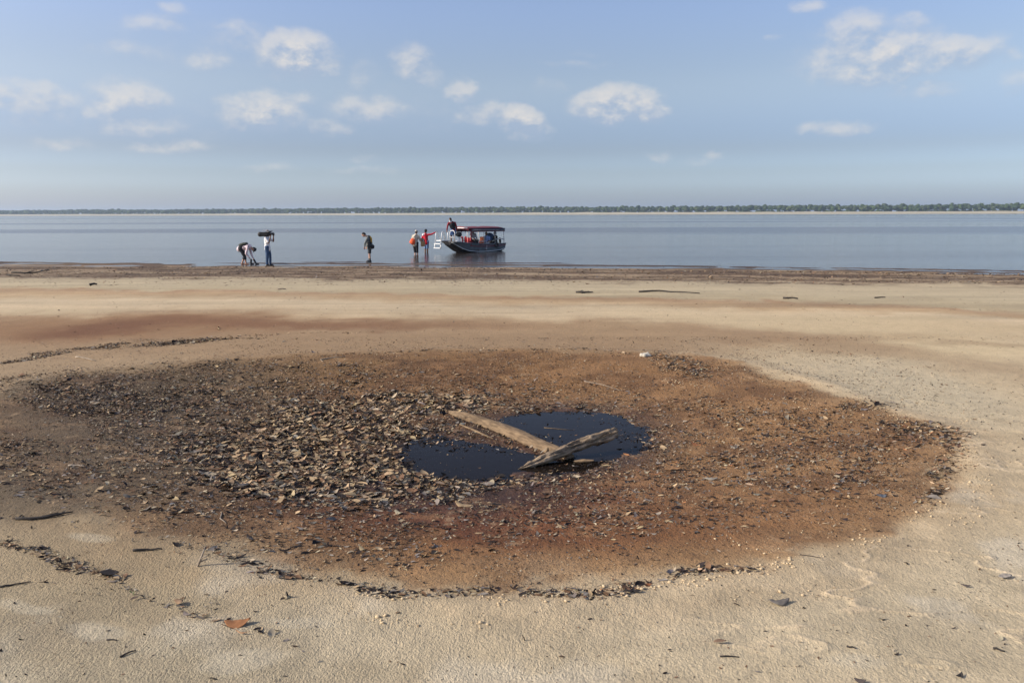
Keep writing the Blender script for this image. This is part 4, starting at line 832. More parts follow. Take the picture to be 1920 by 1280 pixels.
    if feet:
        fm, ht = feet
        for n in 'ab':
            K, A = J['kn' + n], J['an' + n]; td = Vector(J.get('td' + n, J.get('toe', (1, 0, 0)))).normalized(); bm = bmesh.new(); cap(bm, A.lerp(K, ht), .058 if ht > .3 else .048, A, .046)
            cap(bm, A - td * .04 - Vector((0, 0, .042)), .042, A + td * .14 - Vector((0, 0, .048)), .034); cap(bm, A, .046, A + td * .1 - Vector((0, 0, .04)), .038); box(bm, A + td * .055 - Vector((0, 0, .078)), (.27, .085, .02), Matrix((td, Vector((-td.y, td.x, 0)), Vector((0, 0, 1)))).transposed()); remeshed('boot', bm, fm, T, .012, .004, 2)
    if hair_kind == 'short':
        bm = bmesh.new(); ell(bm, head - fwdv * .018 + upv * .035, (.100, .086, .098), HR); ell(bm, head - fwdv * .05 - upv * .01, (.062, .076, .075), HR); remeshed('hair', bm, hair, T, .012, .012, 1)
    elif hair_kind == 'cap':
        bm = bmesh.new(); ell(bm, head - fwdv * .045 - upv * .01, (.062, .074, .07), HR); remeshed('hair', bm, HAIR, T, .012, .01, 1)
        bm = bmesh.new(); ell(bm, head - fwdv * .005 + upv * .055, (.106, .092, .075), HR); ell(bm, head + fwdv * .10 + upv * .05, (.075, .065, .012), HR); remeshed('cap', bm, hair, T, .011, .003, 1)
    return T
def standing(**k):
    J = dict(pel=(0, 0, .93), chest=(0, 0, 1.36), neck=(0, 0, 1.46), head=(.02, 0, 1.60), ela=(0, .25, 1.10), wra=(.05, .24, .86), elb=(0, -.25, 1.10), wrb=(.05, -.24, .86),
             kna=(.02, .10, .50), knb=(0, -.10, .50), ana=(0, .11, .09), anb=(-.02, -.11, .09)); J.update(k); return J
def foot_on(px, py, level=None):
    if level is None: return ground_at(px, py)
    p = at(px, py, level); return Vector((p[0], p[1], level))
WHITE = cloth('white_cotton', (.78, .76, .74)); DENIM = cloth('blue_denim', (.045, .085, .16), .8, .45, 10); BLACK = cloth('black_fabric', (.018, .018, .02)); RUBBER = mat('black_rubber', (.015, .016, .018), .35)
PINK = cloth('pale_pink_cotton', (.72, .58, .58), .85, .12); GREY = cloth('grey_cotton', (.17, .18, .17)); DGREY = cloth('dark_grey_fabric', (.035, .038, .04)); RED = cloth('red_fabric', (.55, .02, .035)); BEIGE = cloth('beige_cotton', (.52, .46, .36), .85, .35, 22)
ORANGE = cloth('orange_fabric', (.85, .13, .04), .6, .15); TAN = cloth('tan_canvas', (.34, .20, .09)); YEL = cloth('yellow_fabric', (.62, .34, .04)); BLUES = cloth('faded_blue_fabric', (.16, .25, .42), .8, .4, 12); LBLUE = cloth('light_blue_cotton', (.22, .32, .55))
MAROON = cloth('dark_red_fabric', (.22, .012, .02)); LGREY = cloth('light_grey_cotton', (.36, .34, .34)); CAMO = cloth('olive_pack', (.07, .075, .06), .85, .7, 30)

# the photographer bending at the water's edge, facing right
r = foot_on(459, 496.5)
person('person in pale pink shirt and black capris bending down to black boots', r, dict(pel=(-.14, 0, .80), chest=(.26, 0, .90), neck=(.36, 0, .86), head=(.50, 0, .77), sha=(.24, .17, .85), shb=(.24, -.17, .83),
       ela=(.30, .14, .58), wra=(.42, .08, .30), elb=(.16, -.20, .56), wrb=(.28, -.12, .36), kna=(-.02, .10, .42), knb=(.05, -.10, .42), ana=(-.16, .10, .08), anb=(.10, -.10, .08)),
       SK_L, PINK, BLACK, 'long', 'capri', None, DGREY, 'cap', (0, 1, 0), (.55, 0, -.85), hips=.035)
def pack(name, label, root, c, s, m, rot=None, cat='backpack', straps=()):
    T = empty(name, Vector(root) + Vector(c) - Vector((0, 0, s[2]))); tag(T, label, cat); bm = bmesh.new(); o0 = Vector((0, 0, s[2]))
    ell(bm, o0, (s[0], s[1], s[2]), rot); box(bm, o0, (s[0] * 1.35, s[1] * 1.4, s[2] * 1.35), rot); remeshed('bag_body', bm, m, T, .014, .012, 3)
    pv = o0 + (rot @ Vector((-s[0] * .8, 0, -s[2] * .15)) if rot else Vector((-s[0] * .8, 0, -s[2] * .15))); bm = bmesh.new(); ell(bm, pv, (s[0] * .4, s[1] * .6, s[2] * .45), rot); remeshed('pocket', bm, m, T, .012, .006, 2)
    for st in straps:
        bm = bmesh.new(); tube(bm, [Vector(p) - Vector(c) + o0 for p in st], .012, 6); link_bm('strap', bm, BLACK, T, True)
    return T
pack('backpack', 'dark olive backpack on the back of the bending person', r, (.0, 0, 1.03), (.24, .15, .085), CAMO, Matrix.Rotation(-.16, 3, 'Y'), straps=[[(-.15, -.12, 1.0), (.0, -.19, .9), (.14, -.17, .8)], [(.22, -.12, 1.03), (.30, -.17, .92), (.24, -.2, .78)]])
def boot(loc, rz, label, lean=.2):
    T = empty('rubber_boot', loc, rz); T.scale = (.8, .8, .8); tag(T, label, 'boot'); bm = bmesh.new(); cap(bm, (0, 0, .06), .055, (-.08 * lean * 3, 0, .30), .065); cap(bm, (0, 0, .05), .048, (.15, 0, .045), .042); remeshed('boot_shaft', bm, RUBBER, T, .012, .006, 2)
    bm = bmesh.new(); box(bm, (.06, 0, .012), (.28, .09, .024)); link_bm('sole', bm, RUBBER, T)
boot(r + Vector((.34, -.08, 0)), .1, 'upright black rubber boot under the hands of the bending person', -.1); boot(r + Vector((.56, .06, 0)), -.2, 'tilted black rubber boot right of the other boot', .6)

# the camera operator, facing right
r = foot_on(504, 499)
person('person in white shirt and jeans shouldering a video camera', r, standing(pel=(-.02, 0, .92), chest=(-.03, 0, 1.34), neck=(0, 0, 1.43), head=(.06, 0, 1.55), ela=(.22, .22, 1.20), wra=(.26, .13, 1.44), hda=(.05, -.2, .9), elb=(.14, -.27, 1.14), wrb=(.20, -.16, 1.42), hdb=(.1, .2, .9),
       kna=(.05, .1, .50), knb=(-.02, -.1, .50), ana=(.04, .12, .09), anb=(-.05, -.12, .09)), SK_D, WHITE, DENIM, 'short', 'long', (RUBBER, .72), HAIR, 'short')
T = empty('video_camera', r + Vector((.0, -.12, 1.44))); tag(T, 'large black shoulder video camera held by the person in white', 'video camera'); VC = cloth('camera_cover', (.028, .027, .024), .6, .4, 20)
bm = bmesh.new(); box(bm, (-.13, 0, .12), (.36, .16, .17)); ell(bm, (-.30, 0, .10), (.12, .10, .12)); cap(bm, (-.34, 0, .04), .05, (.05, 0, .05), .055); box(bm, (.05, 0, .14), (.20, .13, .16)); remeshed('camera_body', bm, VC, T, .013, .012, 2)
bm = bmesh.new(); cap(bm, (.12, 0, .12), .045, (.24, 0, .12), .05); cap(bm, (.24, 0, .12), .058, (.33, 0, .12), .066); remeshed('lens', bm, RUBBER, T, .011, 0, 1)
bm = bmesh.new(); tube(bm, [(-.16, 0, .24), (-.12, 0, .285), (.02, 0, .29), (.06, 0, .24)], .016, 8); cap(bm, (-.02, 0, .27), .022, (.10, -.03, .29), .03); link_bm('handle', bm, LGREY, T, True)
bm = bmesh.new(); cap(bm, (.08, -.10, .20), .03, (.24, -.10, .215), .034); link_bm('viewfinder', bm, RUBBER, T, True)
bm = bmesh.new(); cap(bm, (.02, .1, .24), .018, (.26, .08, .24), .022); link_bm('microphone', bm, BLACK, T, True)

# standing, looking down, facing left
r = foot_on(693, 491.2)
person('person in dark vest with a yellow back panel looking down at the water', r, dict(pel=(.02, 0, .86), chest=(-.03, 0, 1.25), neck=(-.10, 0, 1.34), head=(-.25, 0, 1.42), sha=(-.05, .17, 1.24), shb=(-.05, -.17, 1.24), ela=(-.14, .2, .98), wra=(-.17, .16, .80), elb=(-.17, -.22, .99), wrb=(-.20, -.18, .80),
       kna=(.0, .09, .47), knb=(.02, -.09, .47), ana=(-.03, .10, .09), anb=(.05, -.10, .09), toe=(-1, -.15, 0)), SK_L, GREY, DGREY, 'long', 'shorts', (RUBBER, .25), HAIR, 'short', (0, -1, 0), (-.6, 0, -.8))
P3 = bpy.context.scene.objects[-1] if False else [o for o in COL.objects if o.name.startswith('person') and o.type == 'EMPTY'][-1]
bm = bmesh.new(); q = Matrix.Rotation(-.12, 3, 'Y'); ell(bm, (-.0, 0, 1.20), (.145, .165, .20), q); ell(bm, (.01, 0, 1.0), (.14, .16, .18), q); remeshed('vest', bm, DGREY, P3, .013, .01, 3)
bm = bmesh.new(); ell(bm, (.085, 0, 1.24), (.07, .12, .14), Matrix.Rotation(-.45, 3, 'Y')); ell(bm, (.11, 0, 1.12), (.05, .10, .12), q); remeshed('back_panel', bm, YEL, P3, .012, .004, 2)
pack('shoulder_bag', 'black shoulder bag on the hip of the person looking down', r, (.19, -.04, .80), (.10, .12, .12), BLACK, cat='bag', straps=[[(.17, -.06, .92), (.05, -.19, 1.1), (-.10, -.12, 1.33)], [(.17, .02, .92), (.15, 0, 1.2), (-.06, .0, 1.37)]])

# wading, back to us
p = foot_on(780, 476.8, SEA); r = Vector((p.x, p.y, SEA - .22))
person('person wading in pale plaid shirt and beige cap, seen from behind', r, dict(pel=(-.02, 0, .92), chest=(0, 0, 1.36), neck=(.03, .02, 1.46), head=(.05, .03, 1.60), sha=(-.17, .05, 1.36), shb=(.17, -.05, 1.36), ela=(-.22, .1, 1.08), wra=(-.16, .22, .90), elb=(.27, .0, 1.10), wrb=(.45, .05, 1.16),
       kna=(-.08, .06, .50), knb=(.08, .02, .50), ana=(-.04, .0, .09), anb=(.09, .05, .09), toe=(.5, 1, 0)), SK_L, BEIGE, BLACK, 'short', 'capri', None, BEIGE, 'cap', (-1, .25, 0), (.45, 1, 0), 1.05)
pack('waist_pack', 'bright orange dry bag hanging on the back of the wading person', r, (-.17, -.15, 1.02), (.17, .11, .21), ORANGE, cat='bag', straps=[[(-.17, -.15, 1.2), (0, -.13, 1.4), (.15, -.1, 1.42)]])
g2 = r
# in red, reaching for the ladder
p = foot_on(799.5, 472.6, SEA); r = Vector((p.x, p.y, SEA - .25))
person('person in red life vest and blue shorts reaching for the boat ladder', r, dict(pel=(-.0, 0, .94), chest=(-.05, 0, 1.38), neck=(-.04, 0, 1.48), head=(-.01, .0, 1.63), sha=(-.20, .05, 1.38), shb=(.13, -.04, 1.38), ela=(-.26, .05, 1.12), wra=(-.30, -.1, 1.02), elb=(.38, -.04, 1.42), wrb=(.62, 0, 1.54),
       kna=(-.08, .08, .50), knb=(.07, .05, .50), ana=(-.07, .0, .09), anb=(.06, .10, .09), toe=(.5, 1, 0)), SK_D, RED, BLUES, 'long', 'shorts', None, HAIR, 'short', (-1, .25, 0), (.6, .9, 0), 1.0)
P5 = [o for o in COL.objects if o.name.startswith('person') and o.type == 'EMPTY'][-1]
bm = bmesh.new(); ell(bm, (-.18, -.04, 1.38), (.075, .09, .085)); ell(bm, (-.10, -.07, 1.42), (.07, .06, .04)); remeshed('shoulder_panel', bm, WHITE, P5, .012, .004, 2)
pack('waist_bag', 'black waist bag at the hip of the person in red', r, (-.30, -.08, 1.05), (.12, .09, .13), BLACK, cat='bag')
T = empty('tote_bag', (g2.x + .44, g2.y + .05, g2.z + .70)); tag(T, 'tan tote bag hanging between the two wading people', 'bag'); bm = bmesh.new(); box(bm, (0, 0, .17), (.26, .14, .32)); ell(bm, (0, 0, .15), (.14, .09, .16)); remeshed('bag_body', bm, TAN, T, .014, .012, 2)
bm = bmesh.new(); tube(bm, [(-.08, 0, .32), (-.02, 0, .47), (.02, 0, .47), (.08, 0, .32)], .012, 6); link_bm('strap', bm, BLACK, T, True)

# ------------------------------------------------------------------ the boat
BC = Vector((-2.46, 53.4, SEA)); ux = Vector((-.66, -.75, 0)).normalized(); uy = Vector((.75, -.66, 0)).normalized()
BM_ = Matrix((ux, uy, Vector((0, 0, 1)))).transposed().to_4x4(); boat = empty('passenger_boat', BC); boat.rotation_euler = BM_.to_euler(); boat.scale = (.86, 1, 1)   # local x: bow, local y: side turned to us
tag(boat, 'grey aluminium passenger boat with a dark red canopy moored off the beach', 'boat')
HULL = cloth('hull_paint', (.13, .145, .155), .45, .25, 3, .05); HULLD = cloth('hull_bottom', (.035, .033, .034), .5, .3, 4, .05); ALU = mat('aluminium', (.66, .66, .64), .45, .15); REDP = mat('red_trim_paint', (.20, .02, .03), .5); CANV = cloth('canopy_canvas', (.17, .04, .05), .75, .2, 5); VAL = cloth('valance_canvas', (.035, .03, .05), .8, .3, 6); WHP = mat('white_paint', (.75, .75, .72), .5)
ST = [(-2.75, .66, .60, .50, .02), (-2.0, .78, .70, .50, -.10), (-.6, .84, .76, .50, -.14), (.6, .84, .74, .54, -.13), (1.4, .80, .66, .60, -.06), (2.0, .72, .56, .65, .10), (2.6, .62, .45, .70, .36), (2.95, .56, .40, .72, .52)]
def hull_rings(z0=0, off=0, lvl=None):
    R_ = []
    for (x, wt, wb, zt, zb) in ST:
        zc = zb + .17; R_.append([(x, -wt - off, zt), (x, -(wt + wb) / 2 - off, (zt + zc) / 2), (x, -wb - off, zc), (x, -wb * .55, zb - off), (x, wb * .55, zb - off), (x, wb + off, zc), (x, (wt + wb) / 2 + off, (zt + zc) / 2), (x, wt + off, zt)])
    return R_
bm = bmesh.new(); rg = [[bm.verts.new(p) for p in r_] for r_ in hull_rings()]; bot = []
for a_, b_ in zip(rg[:-1], rg[1:]):
    for k in range(7):
        f = bm.faces.new((a_[k], a_[k + 1], b_[k + 1], b_[k])); f.material_index = 1 if k in (2, 3, 4) else 0
bm.faces.new(rg[0]); f = bm.faces.new(rg[-1]); f.material_index = 1
hu = link_bm('hull', bm, HULL, boat); hu.data.materials.append(HULLD); so_ = hu.modifiers.new('s', 'SOLIDIFY'); so_.thickness = .03; so_.offset = -1
def rail(zf, name, m, rad, y_off=.0, x0=0, x1=8, both=True):
    for s in ((1, -1) if both else (1,)):
        bm = bmesh.new(); pts = []
        for (x, wt, wb, zt, zb) in ST[x0:x1]:
            zc = zb + .17; t = zf; z = zc + (zt - zc) * t; w = wb + (wt - wb) * t; pts.append((x, s * (w + y_off), z))
        tube(bm, pts, rad, 6); link_bm(name, bm, m, boat, True)
rail(1.0, 'gunwale', HULL, .035, .01); rail(0.0, 'chine_rail', ALU, .022, .012, 0, 8); rail(.68, 'red_stripe', REDP, .026, .004, 0, 5); rail(.90, 'red_stripe', REDP, .018, .006, 0, 4)
bm = bmesh.new(); box(bm, (2.30, 0, .66), (1.30, 1.16, .03)); link_bm('bow_deck', bm, HULL, boat)
bm = bmesh.new(); box(bm, (-.6, 0, .08), (3.9, 1.35, .03)); link_bm('floor', bm, HULLD, boat)
for x in (-1.9, -1.1, -.3, .5):
    T = bpy.data.objects.new('bench', None); bm = bmesh.new(); box(bm, (x, 0, .42), (.30, 1.34, .05)); box(bm, (x, .4, .25), (.26, .05, .30)); box(bm, (x, -.4, .25), (.26, .05, .30)); link_bm('bench', bm, HULL, boat)
# canopy: posts, bowed canvas, valances
cx0, cx1, cw = -2.42, 1.32, .78
for x in (cx0 + .05, -1.35, -.1, cx1):
    for s in (-1, 1):
        near_red = x == cx1 and s == 1; bm = bmesh.new(); tube(bm, [(x, s * (cw + .0), .50), (x, s * (cw - .02), 1.50)], .045 if near_red else .024, 8); link_bm('post', bm, REDP if near_red else ALU, boat, True)
nn_, mm_ = 15, 11; V = []
for i in range(nn_):
    u_ = i / (nn_ - 1); x = cx0 + (cx1 + .22 - cx0) * u_
    for j in range(mm_):
        v_ = j / (mm_ - 1) * 2 - 1; V.append((x, v_ * (cw + .04), 1.535 + .13 * (1 - v_ * v_) - .04 * abs(math.sin(u_ * math.pi * 3)) * (1 - v_ * v_) - .06 * max(0, .12 - u_) / .12))
o = mesh_np('canopy', V, grid_faces(nn_, mm_), CANV, smooth=True); o.parent = boat; md = o.modifiers.new('s', 'SOLIDIFY'); md.thickness = .02
for s in (-1, 1):
    n_ = 60; V = []
    for i in range(n_):
        u_ = i / (n_ - 1); x = cx0 + (cx1 - cx0) * u_; d_ = .20 + .012 * math.sin(i * 1.7)
        V += [(x, s * (cw + .045), 1.535), (x, s * (cw + .05), 1.535 - d_ * .5), (x, s * (cw + .045 + .008 * math.sin(i)), 1.535 - d_)]
    o = mesh_np('side_valance', V, grid_faces(n_, 3), VAL, smooth=True); o.parent = boat; md = o.modifiers.new('s', 'SOLIDIFY'); md.thickness = .008
    bm = bmesh.new(); tube(bm, [(cx0, s * (cw + .062), 1.425), (cx1, s * (cw + .062), 1.43)], .010, 6); link_bm('valance_piping', bm, ALU, boat, True)
    bm = bmesh.new(); tube(bm, [(cx0, s * (cw + .05), 1.335), (cx1, s * (cw + .05), 1.335)], .018, 6); link_bm('valance_hem', bm, REDP, boat, True)
V = []; n_ = 24
for i in range(n_):
    v_ = i / (n_ - 1) * 2 - 1; zt = 1.535 + .13 * (1 - v_ * v_); V += [(cx1 + .225, v_ * cw, zt + .005), (cx1 + .24, v_ * cw, zt - .06), (cx1 + .235, v_ * cw, zt - .16)]
o = mesh_np('front_valance', V, grid_faces(n_, 3), REDP, smooth=True); o.parent = boat; md = o.modifiers.new('s', 'SOLIDIFY'); md.thickness = .008
bm = bmesh.new(); box(bm, (cx1 + .252, 0, 1.585), (.008, 1.30, .05)); link_bm('white_band', bm, WHP, boat)
# worn lettering on the side valance, too small to read in the photograph
fx = cx1 - .14
for i, (w, g_) in enumerate([(.07, .02), (.05, .02), (.06, .015), (.06, .02), (.05, .015), (.06, .02), (.05, .015), (.06, .09), (.05, .02), (.06, .02)]):
    bm = bmesh.new(); hgt = .055 if i % 3 else .062; box(bm, (fx - w * .12, cw + .058, 1.478), (w * .28, .006, hgt)); box(bm, (fx - w * .6, cw + .058, 1.478 + (hgt * .34 if i % 2 else -.3 * hgt)), (w * .62, .006, .015)); box(bm, (fx - w * .6, cw + .058, 1.478), (w * .5, .005, .014)); link_bm('lettering', bm, LGREY, boat); fx -= w + g_
for i in range(5):
    bm = bmesh.new(); box(bm, (-.62 - i * .10, cw + .058, 1.478), (.05, .006, .03)); link_bm('lettering', bm, DGREY, boat)
# straps hanging from the roof frame
for x, s in ((.9, -.5), (.75, -.6), (.2, -.7), (-.2, -.7), (-.55, -.74), (.55, .1), (-1.0, -.74)):
    bm = bmesh.new(); tube(bm, [(x, s, 1.45), (x + .01, s, 1.36), (x - .01, s, 1.24)], .018, 6); link_bm('hanging_strap', bm, BLACK, boat, True)
# stern rail, bow hoops, ladder
bm = bmesh.new(); tube(bm, [(-1.45, cw - .02, .80), (-2.5, cw - .06, .78), (-2.62, .5, .80), (-2.62, -.5, .80), (-2.5, -cw + .06, .78), (-1.45, -cw + .02, .80)], .022, 8); link_bm('stern_rail', bm, ALU, boat, True)
bm = bmesh.new()
tube(bm, [(.55, .80, .55), (.55, .80, .70), (-.35, .80, .70), (-.35, .80, .55)], .016, 8); link_bm('side_rail', bm, ALU, boat, True)
def hoop(x0, x1, y, z0, z1, rad=.025, name='hoop', cross=True):
    bm = bmesh.new(); pts = [(x0, y, z0)]
    for k in range(9):
        a_ = math.pi * k / 8; pts.append(((x0 + x1) / 2 + (x0 - x1) / 2 * math.cos(a_), y, z1 - .16 + .16 * math.sin(a_)))
    pts.append((x1, y, z0)); tube(bm, pts, rad, 8)
    if cross: tube(bm, [(x0, y, (z0 + z1) / 2 + .04), (x1, y, (z0 + z1) / 2 + .04)], rad * .8, 8)
    link_bm(name, bm, ALU, boat, True)
bm = bmesh.new(); pts = [(2.72, .50, .70)] + [(2.72, .27 + .23 * math.cos(math.pi * k / 8), 1.26 + .18 * math.sin(math.pi * k / 8)) for k in range(9)] + [(2.72, .04, .70)]; tube(bm, pts, .026, 8); tube(bm, [(2.72, .5, 1.0), (2.72, .04, 1.0)], .02, 8); link_bm('bow_hoop', bm, ALU, boat, True)
lx = 2.86
bm = bmesh.new()
for y in (-.62, -.08): tube(bm, [(lx - .45, y * .8, .70), (lx, y, .80), (lx + .62, y, .80), (lx + .68, y, .45), (lx + .72, y, .30)], .034, 8)
link_bm('ladder_frame', bm, ALU, boat, True)
for i, (x, z) in enumerate(((.20, .80), (.50, .80), (.66, .60), (.70, .33))):
    bm = bmesh.new(); box(bm, (lx + x, -.35, z), (.20, .58, .045)); link_bm('ladder_tread', bm, WHP, boat)
for y in (-.62, -.08):
    bm = bmesh.new(); tube(bm, [(lx + .66, y, .60), (lx + .56, y, 1.25), (lx + .50, y, 1.33), (lx + .42, y, 1.30), (lx + .10, y, .82)], .024, 8); link_bm('ladder_handrail', bm, ALU, boat, True)
    bm = bmesh.new(); tube(bm, [(lx - .30, y, .68), (lx - .28, y, 1.28), (lx - .18, y, 1.38), (lx - .06, y, 1.28), (lx - .02, y, .72)], .024, 8); link_bm('ladder_handrail', bm, ALU, boat, True)
bm = bmesh.new(); box(bm, (-2.85, 0, .35), (.16, .5, .30)); cap(bm, (-2.9, 0, .45), .10, (-2.9, 0, .78), .09); box(bm, (-2.9, 0, -.05), (.12, .08, .6)); remeshed('outboard_motor', bm, DGREY, boat, .02, 0, 2)
def onboat(x, y, z): return boat.matrix_world @ Vector((x, y, z)) if False else BC + ux * x * .86 + uy * y + Vector((0, 0, z))
LZ = lambda v: tuple(v)
# a person stepping on the bow deck, facing us and down
r = onboat(2.35, -.10, .68)
person('person in dark red jacket and black vest stepping down the bow', r, dict(pel=(.10, .05, .84), chest=(.02, -.02, 1.22), neck=(-.02, -.07, 1.31), head=(-.07, -.14, 1.43), sha=(-.17, -.05, 1.24), shb=(.21, .0, 1.24), ela=(-.26, -.1, 1.02), wra=(-.30, -.16, .76), elb=(.30, .02, .98), wrb=(.34, -.02, .76),
       kna=(-.02, -.10, .46), knb=(.16, .03, .46), ana=(-.03, -.02, .09), anb=(.18, .05, .09), toe=(-.7, -.7, 0)), SK_D, MAROON, BLUES, 'long', 'shorts', None, HAIR, 'short', (-1, -.2, 0), (-.35, -.75, -.45))
P6 = [o for o in COL.objects if o.name.startswith('person') and o.type == 'EMPTY'][-1]
bm = bmesh.new(); ell(bm, (.03, -.02, 1.12), (.20, .155, .21)); ell(bm, (.07, .01, .95), (.19, .15, .14)); remeshed('life_vest', bm, BLACK, P6, .013, .01, 3)
bm = bmesh.new(); ell(bm, (-.10, -.22, 1.37), (.05, .03, .055)); ell(bm, (-.06, -.14, 1.30), (.09, .06, .04)); remeshed('neck_scarf', bm, WHITE, P6, .011, .004, 2)
pack('duffel_bag', 'black bag slung beside the person on the bow', onboat(2.2, .42, .68), (0, 0, .50), (.20, .14, .17), BLACK, cat='bag', straps=[[(0, 0, .62), (-.1, 0, .85), (-.22, 0, 1.0)]])
def seated(label, x, y, face, shirt, pants, side, hairk='short', zb=.44, hair=HAIR, skin=SK_D, lean=0, sleeve='short'):
    f = Vector(face).normalized(); s = Vector(side).normalized(); r = onboat(x, y, .08); up_ = Vector((0, 0, 1)); b = zb - .08 + .10; P = Vector((0, 0, b))
    return person(label, r, dict(pel=P, chest=P + up_ * .40 + f * (.02 + lean), neck=P + up_ * .49 + f * (.04 + lean), head=P + up_ * .63 + f * (.06 + lean), ela=P + up_ * .18 + s * .23 + f * .10, wra=P + up_ * .08 + s * .14 + f * .32, elb=P + up_ * .18 - s * .23 + f * .10, wrb=P + up_ * .08 - s * .14 + f * .32,
        kna=P + f * .40 + s * .11, knb=P + f * .40 - s * .11, ana=f * .42 + s * .11 + up_ * .09, anb=f * .42 - s * .11 + up_ * .09, toe=f), skin, shirt, pants, sleeve, 'long', None, hair, hairk, s, f)
seated('person in light blue shirt sitting under the canopy', -.72, .50, (-.3, -1, 0), LBLUE, LGREY, (1, -.3, 0))
seated('person in black clothes sitting at the stern', -2.15, .20, (-1, -.6, 0), BLACK, BLACK, (-.6, 1, 0), sleeve='long')
seated('person in light grey shirt sitting behind the front red post', .55, .28, (.8, -1, 0), LGREY, DGREY, (1, .8, 0), zb=.66, sleeve='long')
# things aboard
def lump(name, label, loc, parts, m, cat, disp=.012):
    T = empty(name, loc); tag(T, label, cat); bm = bmesh.new()
    for c, s in parts: ell(bm, c, s)
    return T, remeshed(name + '_body' if name != 'life_vest' else 'vest_panel', bm, m, T, .014, disp, 2)
def vest(x, y, z, label, m, rz):
    T = empty('life_vest', onboat(x, y, z), rz); tag(T, label, 'life vest')
    for s in (-1, 1):
        bm = bmesh.new(); box(bm, (s * .12, 0, .22), (.16, .10, .44)); ell(bm, (s * .12, 0, .24), (.10, .08, .24)); remeshed('vest_panel', bm, m, T, .014, .01, 3)
    bm = bmesh.new(); box(bm, (0, 0, .20), (.42, .13, .035)); link_bm('belt', bm, BLACK, T)
LV = cloth('red_orange_nylon', (.55, .05, .05), .55, .1); LO = cloth('light_orange_nylon', (.85, .24, .09), .55, .1)
vest(1.25, .05, .56, 'red life vest propped open behind the bow deck', LV, .2); vest(1.0, .38, .50, 'second red life vest standing nearer the red post', LV, .9)
for i, (x, y, z, l) in enumerate(((-.28, .45, .52, 'upright light orange life vest beside the person in light blue'), (-.05, .55, .46, 'light orange life vest leaning over the side rail'), (.25, .60, .44, 'orange life vest lying nearest the red post inside the rail'))):
    T = empty('life_vest', onboat(x, y, z), 2.3); tag(T, l, 'life vest'); bm = bmesh.new(); h_ = (.46, .26, .14)[i]; box(bm, (0, 0, h_ / 2), (.36, .12, h_)); ell(bm, (0, 0, h_ / 2), (.22, .10, h_ / 2)); remeshed('vest_panel', bm, LO, T, .014, .012, 3); bm = bmesh.new(); box(bm, (0, 0, h_ * .5), (.42, .15, .03)); link_bm('belt', bm, REDP, T)
T = empty('jerrycan', onboat(1.95, .30, .68)); tag(T, 'white plastic jerrycan standing on the bow deck', 'jerrycan'); bm = bmesh.new(); box(bm, (0, 0, .13), (.26, .17, .24)); ell(bm, (0, 0, .22), (.12, .08, .06)); remeshed('can_body', bm, WHP, T, .014, .003, 2)
bm = bmesh.new(); tube(bm, [(-.08, 0, .26), (-.06, 0, .33), (.05, 0, .33), (.07, 0, .26)], .012, 6); cap(bm, (.09, 0, .27), .022, (.09, 0, .31), .022); link_bm('handle', bm, BLACK, T, True)
T = empty('plastic_bag', onboat(2.25, .30, .68)); tag(T, 'crumpled white plastic bag lying on the bow deck', 'plastic bag'); bm = bmesh.new(); ell(bm, (0, 0, .07), (.17, .13, .08)); ell(bm, (.1, 0, .09), (.10, .08, .09)); remeshed('bag_body', bm, WHITE, T, .013, .03, 1)
T = empty('backpack', onboat(.62, .50, .46)); tag(T, 'dark maroon backpack slumped right of the red post', 'backpack'); bm = bmesh.new(); ell(bm, (0, 0, .2), (.20, .15, .24)); ell(bm, (.1, 0, .12), (.22, .15, .14)); remeshed('bag_body', bm, cloth('maroon_pack', (.05, .015, .02)), T, .014, .02, 3)
bm = bmesh.new(); tube(bm, [(0, -.12, .36), (.05, -.17, .2), (0, -.12, .05)], .015, 6); link_bm('strap', bm, BLACK, T, True)
T = empty('umbrella', onboat(-2.0, -.25, .90)); tag(T, 'folded out blue sunshade behind the person at the stern', 'umbrella'); bm = bmesh.new(); bmesh.ops.create_uvsphere(bm, u_segments=20, v_segments=12, radius=.34)
bmesh.ops.delete(bm, geom=[v for v in bm.verts if v.co.z < -.02], context='VERTS'); bmesh.ops.transform(bm, matrix=Matrix.Rotation(R(60), 4, 'X') @ Matrix.Diagonal((1, 1, .55, 1)), verts=bm.verts)
c_ = link_bm('canopy', bm, cloth('blue_nylon', (.06, .12, .26), .6), T, True); md = c_.modifiers.new('s', 'SOLIDIFY'); md.thickness = .006
bm = bmesh.new(); tube(bm, [(0, .0, 0), (0, .15, -.45)], .010, 6); link_bm('shaft', bm, ALU, T, True)
T = empty('life_ring', onboat(-1.45, .86, .42)); tag(T, 'dark rubber tyre fender hanging on the boat side', 'fender'); bm = bmesh.new()
for i in range(20):
    a1, a2 = 2 * math.pi * i / 20, 2 * math.pi * (i + 1) / 20; cap(bm, ux * math.cos(a1) * .14 + Vector((0, 0, math.sin(a1) * .14)), .045, ux * math.cos(a2) * .14 + Vector((0, 0, math.sin(a2) * .14)), .045, 8)
T.name = 'tyre_fender'; remeshed('tyre', bm, RUBBER, T, .014, 0, 1); bm = bmesh.new(); tube(bm, [(0, 0, .1), (0, 0, .3)], .01, 6); link_bm('rope', bm, BEIGE, T, True)

